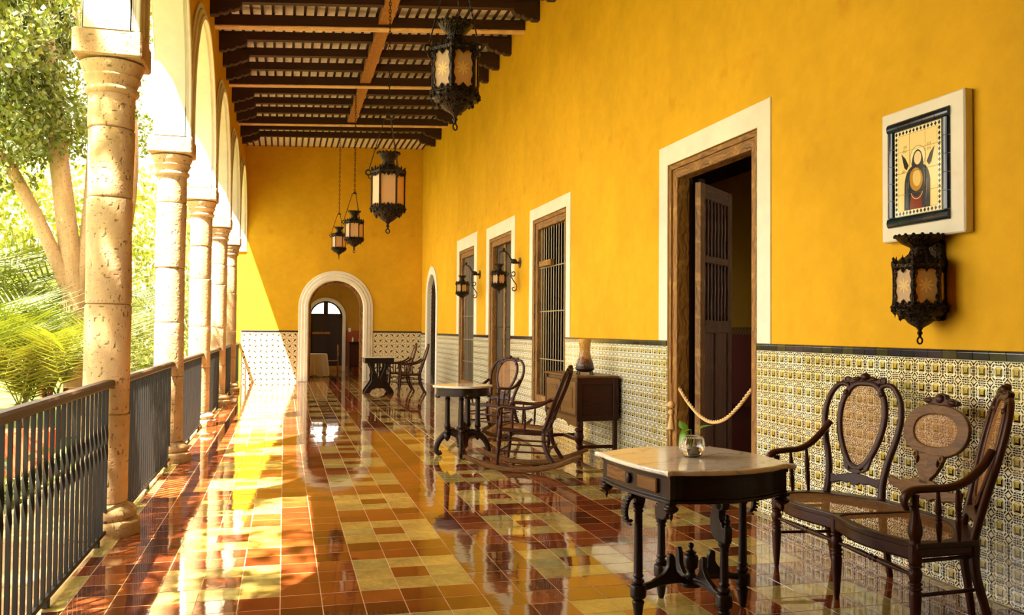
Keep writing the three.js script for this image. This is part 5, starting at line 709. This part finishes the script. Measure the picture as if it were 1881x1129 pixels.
// ---------------------------------------------------------------- framed tile picture
{
  const t = thing('tile_picture', 'tile picture of a robed figure in a dark glazed border on a cream slab', 'picture', [WALL, 0, 0]);
  const za = -3.8, zb = -4.455, y0 = 1.885, y1 = 2.645, fx = WALL - 0.06, wide = za - zb;
  obj('backing_slab', bx(fx, WALL, y0, y1, zb, za, 0.008), M.cream, t);
  const ia = -3.9, ib = -4.39, j0 = 1.965, j1 = 2.575, bw = 0.056;
  const glaze = ['#0f2233', '#12293a', '#182c33', '#0d1c2c'].map((c) => phy({ color: hex(c), roughness: 0.1, map: mottle })); let n = 0;
  const bull = (x0, len, vert) => { const q = extrude(shapeOf([[0, 0], [bw, 0], [bw, 0.006], ...arc(bw / 2, 0.006, bw / 2 - 0.001, 0.014, 0, PI, 8), [0, 0.006]]), len - 0.003, 0); return q; };
  for (let k = 0; k < 5; k++) for (const y of [j0, j1 - bw]) { const L = (ia - ib) / 5, g = bull(0, L); g.rotateY(0); const p = g.attributes.position; for (let i = 0; i < p.count; i++) { const a = p.getX(i), h = p.getY(i), l = p.getZ(i); p.setXYZ(i, fx - h, y + a, ia - (k + 1) * L + l + 0.0015); } g.computeVertexNormals(); obj('border_tile', boxUV(g), glaze[n++ % 4], t); }
  for (let k = 0; k < 5; k++) for (const z of [ia - bw, ib]) { const L = (j1 - j0 - 2 * bw) / 5, g = bull(0, L), p = g.attributes.position; for (let i = 0; i < p.count; i++) { const a = p.getX(i), h = p.getY(i), l = p.getZ(i); p.setXYZ(i, fx - h, j0 + bw + k * L + l + 0.0015, z + a); } g.computeVertexNormals(); obj('border_tile', boxUV(g), glaze[(n++ * 3) % 4], t); }
  const pa = ia - bw - 0.002, pb = ib + bw + 0.002, q0 = j0 + bw + 0.002, q1 = j1 - bw - 0.002, W = pa - pb, H = q1 - q0;
  const art = canvasTex(512, 680, (c, w, h) => {
    c.fillStyle = '#efd28a'; c.fillRect(0, 0, w, h);
    c.fillStyle = '#e9dcae'; const bwid = 42; c.fillRect(0, 0, w, bwid); c.fillRect(0, h - bwid, w, bwid); c.fillRect(0, 0, bwid, h); c.fillRect(w - bwid, 0, bwid, h);
    c.fillStyle = '#1b1712'; const dia = (x, y) => { c.beginPath(); c.moveTo(x, y - 17); c.lineTo(x + 14, y); c.lineTo(x, y + 17); c.lineTo(x - 14, y); c.fill(); };
    for (let i = 0; i <= 12; i++) { dia(22 + (i * (w - 44)) / 12, 21); dia(22 + (i * (w - 44)) / 12, h - 21); } for (let i = 1; i < 16; i++) { dia(21, 21 + (i * (h - 42)) / 16); dia(w - 21, 21 + (i * (h - 42)) / 16); }
    c.strokeStyle = '#b68a3c'; c.lineWidth = 3; c.strokeRect(bwid, bwid, w - 2 * bwid, h - 2 * bwid);
    // a generic robed figure
    c.strokeStyle = '#9c7430'; c.lineWidth = 5; c.beginPath(); c.arc(250, 236, 84, 0, 7); c.stroke(); c.fillStyle = '#f3dfa6'; c.beginPath(); c.arc(250, 236, 80, 0, 7); c.fill();
    c.fillStyle = '#2b2f33'; c.beginPath(); c.moveTo(118, 640); c.lineTo(116, 430); c.quadraticCurveTo(132, 330, 190, 306); c.quadraticCurveTo(196, 190, 252, 180); c.quadraticCurveTo(312, 190, 318, 304); c.quadraticCurveTo(386, 330, 398, 430); c.lineTo(404, 640); c.fill();
    c.fillStyle = '#e8cf9a'; c.beginPath(); c.ellipse(252, 246, 40, 52, 0, 0, 7); c.fill();
    c.fillStyle = '#7d2f1a'; c.beginPath(); c.moveTo(206, 640); c.lineTo(214, 520); c.quadraticCurveTo(262, 580, 318, 510); c.lineTo(344, 640); c.fill();
    c.fillStyle = '#b7842a'; c.beginPath(); c.ellipse(270, 410, 72, 92, 0.15, 0, 7); c.fill(); c.fillStyle = '#e0bd6a'; c.beginPath(); c.ellipse(262, 400, 44, 66, 0.1, 0, 7); c.fill();
    c.strokeStyle = '#5d6a70'; c.lineWidth = 7; for (const [a, b, d, e] of [[150, 420, 170, 620], [372, 420, 372, 620], [186, 330, 172, 470], [336, 330, 356, 470]]) { c.beginPath(); c.moveTo(a, b); c.lineTo(d, e); c.stroke(); }
    c.strokeStyle = '#d8c48c'; c.lineWidth = 6; c.beginPath(); c.arc(262, 500, 62, 0.2, PI - 0.2); c.stroke();
    c.fillStyle = '#241d16'; for (const s of [-1, 1]) { c.save(); c.translate(252 + s * 128, 250); c.scale(s, 1); c.beginPath(); c.moveTo(-30, 40); c.lineTo(6, -20); c.lineTo(54, -66); c.lineTo(34, 4); c.lineTo(20, 52); c.lineTo(-6, 74); c.fill(); c.restore(); }
    c.strokeStyle = '#6d5324'; c.lineWidth = 5; for (const [x, y] of [[112, 160], [112, 196], [372, 140], [380, 172], [392, 330]]) { for (let k = 0; k < 3; k++) { c.beginPath(); c.moveTo(x + k * 14, y - 12); c.lineTo(x + k * 14 + 6, y + 10); c.stroke(); } }
  });
  const cols = 3, rows = 4, am = phy({ map: art, roughness: 0.08 });
  for (let i = 0; i < cols; i++) for (let j = 0; j < rows; j++) { const z1 = pa - (i * W) / cols, z0 = pa - ((i + 1) * W) / cols, a = q0 + (j * H) / rows, b = q0 + ((j + 1) * H) / rows, g = bx(fx - 0.007, fx + 0.001, a + 0.0009, b - 0.0009, z0 + 0.0009, z1 - 0.0009, 0.0012), p = g.attributes.position, uv = []; for (let k = 0; k < p.count; k++) uv.push(1 - (p.getZ(k) - pb) / W * 1.0, (p.getY(k) - q0) / H); for (let k = 0; k < uv.length; k += 2) uv[k] = 1 - (1 - uv[k]); g.setAttribute('uv', new THREE.Float32BufferAttribute(uv, 2)); const o = obj('picture_tile', g, am, t); o.rotation.set(0, 0, 0); }
  t.position.set(WALL, y0, (za + zb) / 2); for (const ch of t.children) ch.position.set(-WALL, -y0, -(za + zb) / 2);
}
// ---------------------------------------------------------------- rope across the open doorway, with a tassel at each end
{
  const P = [V(3.56, 0.885, -7.53), V(3.55, 0.74, -7.3), V(3.54, 0.615, -7.0), V(3.54, 0.582, -6.78), V(3.54, 0.63, -6.55), V(3.545, 0.75, -6.34), V(3.56, 0.9, -6.16)];
  const strands = []; const C = new THREE.CatmullRomCurve3(P); for (let k = 0; k < 3; k++) { const q = []; for (let i = 0; i <= 160; i++) { const u = i / 160, p = C.getPointAt(u), a = u * 78 + (k * 2 * PI) / 3; q.push(p.add(V(Math.cos(a) * 0.009, Math.sin(a) * 0.009, 0))); } strands.push(sweep(q, 0.017, 0.017, { seg: 260, sec: 6, square: 2 })); }
  single('rope', 'tan twisted rope slung across the open doorway', 'rope', strands, M.rope);
  const tassel = (label, x, y, z, L) => { const t = thing('tassel', label, 'tassel', [x, y, z], 0, 'tassels of the doorway rope'); obj('cord', rod(V(0, 0, 0), V(0, -L, 0), 0.003, 6), M.rope, t); for (const [yy, r] of [[-L - 0.03, 0.034], [-L - 0.1, 0.028]]) { const g = new THREE.SphereGeometry(r, 16, 10), p = g.attributes.position; for (let i = 0; i < p.count; i++) { const a = Math.atan2(p.getZ(i), p.getX(i)), k = 1 + 0.04 * Math.cos(a * 12); p.setX(i, p.getX(i) * k); p.setZ(i, p.getZ(i) * k); } g.computeVertexNormals(); obj('ball', g.translate(0, yy, 0), M.rope, t); } const g = lathe([[0.006, -L - 0.12], [0.012, -L - 0.14], [0.022, -L - 0.19], [0.034, -L - 0.25], [0.036, -L - 0.262], [0.001, -L - 0.258]], 24), p = g.attributes.position; for (let i = 0; i < p.count; i++) { const a = Math.atan2(p.getZ(i), p.getX(i)), k = 1 + 0.08 * Math.cos(a * 12); p.setX(i, p.getX(i) * k); p.setZ(i, p.getZ(i) * k); } g.computeVertexNormals(); obj('fringe', g, M.rope, t); };
  tassel('knotted tassel hanging on a cord at the left end of the doorway rope', 3.5, 0.87, -7.5, 0.17); tassel('knotted tassel half hidden behind the right door jamb', 3.62, 0.9, -6.12, 0.26);
}
single('wooden_sign_box', 'small brown box hung on the bars of the nearest barred window', 'box', [bx(WALL - 0.0, WALL + 0.06, 2.25, 2.33, -11.9, -11.35, 0.004), bx(WALL - 0.003, WALL, 2.27, 2.31, -11.62, -11.42, 0.001)], M.frameWood);

// ---------------------------------------------------------------- garden
struct('ground', bx(-60, -1.65, -0.6, -0.32, -75, 30), std({ color: hex('#6f7a2c'), map: plasterTone, roughness: 1 }), 'garden lawn beyond the arcade');
struct('path', bx(-14, -1.96, -0.34, -0.29, -10.5, -9.5, 0.01), std({ color: hex('#e8d6b4'), map: stoneTone, roughness: 0.95 }), 'pale path across the garden');
struct('wall_garden', boxUV(bx(-14, -2.5, -0.5, 0.2, -11.0, -10.7, 0.02)), std({ color: hex('#c2502a'), map: plasterTone, bumpMap: plasterBump, bumpScale: 0.01, roughness: 0.9 }), 'low orange garden wall');
const bladeGeo = (() => { const g = new THREE.BufferGeometry(); g.setAttribute('position', new THREE.Float32BufferAttribute([-0.5, 0, 0, 0.5, 0, 0, 0, 1, 0.25], 3)); g.setAttribute('uv', new THREE.Float32BufferAttribute([0, 0, 1, 0, 0.5, 1], 2)); g.computeVertexNormals(); return g; })();
const leafQuad = (() => { const g = new THREE.BufferGeometry(); g.setAttribute('position', new THREE.Float32BufferAttribute([0, 0, 0, -0.32, 0.45, 0.06, 0, 1, -0.08, 0.32, 0.45, 0.06], 3)); g.setAttribute('uv', new THREE.Float32BufferAttribute([0.5, 0, 0, 0.5, 0.5, 1, 1, 0.5], 2)); g.setIndex([0, 2, 1, 0, 3, 2]); g.computeVertexNormals(); return g; })();
const foliageM = (c) => phy({ color: hex(c), roughness: 0.55, transmission: 0.4, thickness: 0, side: THREE.DoubleSide });
const leafA = foliageM('#7a8820'), leafB = foliageM('#5f6c14'), leafC = foliageM('#8c9420');
function leaves(parent, name, m, n, place, seed, size = [0.08, 0.14]) { const r = rng(seed), I = new THREE.InstancedMesh(leafQuad, m, n), M4 = new THREE.Matrix4(), q = new THREE.Quaternion(), e = new THREE.Euler(), s = V(), c = new THREE.Color(); for (let i = 0; i < n; i++) { const p = place(r), k = lerp(size[0], size[1], r()); q.setFromEuler(e.set(r() * 6.3, r() * 6.3, r() * 6.3)); I.setMatrixAt(i, M4.compose(p, q, s.set(k, k, k))); const b = 0.6 + r() * 0.6; I.setColorAt(i, c.setRGB(b * (0.85 + r() * 0.4), b, b * 0.8)); } I.name = name; I.userData.kind = 'stuff'; I.castShadow = I.receiveShadow = true; if (parent) parent.add(I); else { I.name = numbered(name); scene.add(I); } return I; }
const bark = std({ color: hex('#e9dcc4'), map: stoneTone, bumpMap: stoneBump, bumpScale: 0.01, roughness: 0.9 }), barkDark = std({ color: hex('#8a6238'), map: stoneTone, bumpMap: stoneBump, bumpScale: 0.01, roughness: 0.9 });
function tree(label, base, limbs, blobs, per, m, wood, seed, size) {
  const t = thing('garden_tree', label, 'tree', base), r = rng(seed);
  limbs.forEach(([pts, w], i) => obj(i ? 'branch' : 'trunk', sweep(pts.map((p) => V(...p)), w, w, { seg: 20, sec: 10, square: 2, taper: (u) => 1.15 - (i ? 0.75 : 0.5) * u }), wood, t));
  const tot = blobs.reduce((s, b) => s + b[3] ** 2, 0), cum = []; let acc = 0; for (const b of blobs) cum.push((acc += b[3] ** 2 / tot));
  leaves(t, 'foliage', m, per, () => { const u = r(), b = blobs[cum.findIndex((c) => c >= u)] ?? blobs[0], a = r() * 2 * PI, z = r() * 2 - 1, k = b[3] * Math.cbrt(0.25 + 0.75 * r()), s = Math.sqrt(1 - z * z); return V(b[0] + k * s * Math.cos(a), b[1] + k * z * 0.7, b[2] + k * s * Math.sin(a)); }, seed + 5, size);
  return t;
}
const blobsIn = (n, seed, x0, x1, y0, y1, z0, z1, r0, r1) => { const r = rng(seed), o = []; for (let i = 0; i < n; i++) o.push([lerp(x0, x1, r()), lerp(y0, y1, r()), lerp(z0, z1, r()), lerp(r0, r1, r())]); return o; };
tree('tall tree with small dark leaves filling the upper left', [-7.5, -0.3, -17], [[[[0, 0, 0], [0.3, 2.4, 0.3], [0.1, 4.5, 0.4], [-0.5, 7, 0]], 0.5], [[[0.2, 3.2, 0.3], [0.9, 4.0, 0.8], [1.9, 4.9, 1.2], [2.6, 5.2, 1.6]], 0.2], [[[0.1, 4.2, 0.4], [0.6, 5.6, 0.6], [1.3, 7.6, 1.0]], 0.22], [[[0.1, 3.4, 0.3], [1.2, 4.2, 0.3], [2.26, 4.9, 0.2], [2.86, 5.4, 0.1], [3.3, 5.25, 0], [3.77, 5.15, 0]], 0.16]], [...blobsIn(40, 41, 1.4, 4.7, 4.7, 10.0, -2.5, 2.2, 0.45, 0.95), ...blobsIn(26, 45, 3.0, 4.5, 3.9, 7.4, 2.6, 4.8, 0.35, 0.75)], 52000, leafA, barkDark, 301, [0.06, 0.12]);
tree('pale sunlit tree with forked white trunk behind the near column', [-3.05, -0.3, -14.5], [[[[0, 0, 0], [-0.05, 2.0, 0], [-0.28, 4.2, 0.1], [-0.6, 6.4, 0], [-1.2, 8.2, 0]], 0.31], [[[-0.05, 2.0, 0], [-0.5, 3.2, 0.2], [-1.1, 4.4, 0.4], [-1.9, 5.6, 0.5], [-2.4, 7.2, 0.4]], 0.2], [[[-0.05, 1.6, 0], [0.12, 3.2, 0], [0.1, 5.4, -0.1], [-0.4, 7.6, 0]], 0.2]], blobsIn(9, 43, -2.8, -0.6, 6.2, 8.4, -1.6, 1.2, 0.5, 0.9), 6000, leafB, bark, 303, [0.1, 0.18]);
tree('slender leaning pale tree seen between the first two columns', [-3.2, -0.3, -17.8], [[[[0, 0, 0], [0.12, 2.3, 0], [0.4, 4.6, 0.2], [0.2, 7.6, 0.2]], 0.24], [[[0.3, 3.8, 0.1], [0.0, 5.0, 0.2], [-0.2, 6.0, 0]], 0.14]], blobsIn(9, 47, -2.6, -0.2, 7, 9.2, -1.2, 1.2, 0.5, 0.9), 6000, leafA, bark, 305, [0.1, 0.18]);
// trees that stand beside the corridor and dapple it
tree('broad shade tree standing beside the arcade, left of the view', [-7, -0.3, 2.5], [[[[0, 0, 0], [0.2, 3, 0], [0.3, 6, 0]], 0.55], [[[0.2, 4, 0], [1.4, 6.2, -1.2], [2.4, 8, -2]], 0.22], [[[0.2, 4.2, 0], [1, 6.4, 1.2], [1.8, 8, 2]], 0.22]], blobsIn(40, 51, -2.5, 4.2, 4.0, 10, -7.5, 4, 0.6, 1.25), 42000, leafA, barkDark, 307, [0.08, 0.16]);
tree('second shade tree beside the arcade, farther along', [-7.4, -0.3, -5.5], [[[[0, 0, 0], [0.1, 3, 0.2], [0.4, 6, 0]], 0.5], [[[0.2, 4, 0], [1.6, 6.4, -1], [2.8, 8.4, -1.6]], 0.22], [[[0.2, 4.2, 0], [1.2, 6.4, 1.4], [2.2, 8.2, 2.2]], 0.22]], blobsIn(30, 53, -0.3, 5.0, 6.6, 10, -2.4, 5.5, 0.5, 1.05), 44000, leafA, barkDark, 309, [0.08, 0.15]);
{ // feathery palms
  const frond = (L, droop, seed) => { const r = rng(seed), g = [], C = new THREE.CatmullRomCurve3([V(0, 0, 0), V(0, L * 0.42, L * 0.24), V(0, L * (0.62 - droop * 0.1), L * 0.6), V(0, L * (0.5 - droop * 0.45), L * 0.95)]); g.push(sweep(C.getPoints(10), 0.022, 0.022, { seg: 10, sec: 5, taper: (u) => 1.1 - u })); for (let i = 3; i < 34; i++) { const u = i / 34, p = C.getPointAt(u), l = L * 0.36 * Math.sin(PI * (0.12 + 0.84 * u)) + 0.05; for (const s of [-1, 1]) { const b = bladeGeo.clone().scale(0.03, l, 0.3).rotateZ(-s * (1.15 - 0.5 * u)).rotateX(0.5 + u * 0.7 + (r() - 0.5) * 0.3); g.push(b.translate(p.x, p.y, p.z)); } } const q = merge(g); q.computeVertexNormals(); return q; };
  const kinds = [0, 1, 2, 3].map((k) => frond(1.5 + 0.18 * k, [0.2, 0.7, 0.45, 1.0][k], 400 + k)), stem = sweep([[0, 0, 0], [0.03, 0.5, 0], [0, 1, 0]], 0.07, 0.07, { seg: 6, sec: 8, square: 2 }), pm = [leafC, leafB];
  const r = rng(77); [[-4.1, -12.4, 0.95, 'nearest feathery palm behind the railing at the left edge'], [-5.2, -14.4, 1.25, 'bright feathery palm at the left edge, behind the nearest palm'], [-4.2, -13.0, 0.8, 'low palm beside the pale forked trunk'], [-4.8, -16.4, 1.2, 'taller palm behind the pale forked trunk'], [-4.5, -14.2, 0.9, 'palm seen between the first and second columns'], [-4.2, -19.2, 1.1, 'palm seen between the second and third columns'], [-6.0, -17.8, 1.5, 'farther palm under the tall dark leaved tree'], [-5.4, -22.8, 1.3, 'farthest palm before the orange garden wall'], [-5.8, -13.0, 1.2, 'palm half outside the left edge'], [-3.1, -11.8, 0.75, 'small palm just behind the low orange wall, nearest the column'], [-3.75, -11.6, 0.8, 'small palm just behind the low orange wall, at the left edge'], [-3.0, -13.0, 0.85, 'bushy palm at the foot of the pale forked tree'], [-4.8, -27.5, 1.3, 'palm glimpsed between the farther columns']].forEach(([x, z, s, label]) => {
    const p = thing('palm', label, 'palm', [x, -0.32, z], r() * 6, 'feathery palms in the garden'); p.scale.setScalar(s); for (let k = 0; k < 4; k++) { const o = obj('stem', stem, barkDark, p); o.position.set((r() - 0.5) * 0.3, 0, (r() - 0.5) * 0.3); o.rotation.set((r() - 0.5) * 0.3, 0, (r() - 0.5) * 0.3); for (let j = 0; j < 5; j++) { const f = obj('frond', kinds[Math.floor(r() * 4)], pm[Math.floor(r() * 2)], p); f.position.set(o.position.x, 0.85 + r() * 0.2, o.position.z); f.rotation.y = j * 1.257 + r(); } }
  });
}
leaves(null, 'ground_cover', leafB, 12000, (r) => V(lerp(-7.1, -2.0, r()), -0.3 + Math.pow(r(), 2) * 0.45, lerp(-9.4, -4.2, r())), 601, [0.07, 0.15]).userData.label = 'low green plants filling the bed beside the railing';
leaves(null, 'hedge_leaves', leafC, 30000, (r) => { const x = lerp(-16, -2.3, r()); return V(x, lerp(-0.3, 6.5, Math.pow(r(), 1.2)) , lerp(-36.5, -28.9, r())); }, 603, [0.16, 0.34]).userData.label = 'mass of bright garden leaves in the distance';
renderer.render(scene, camera);
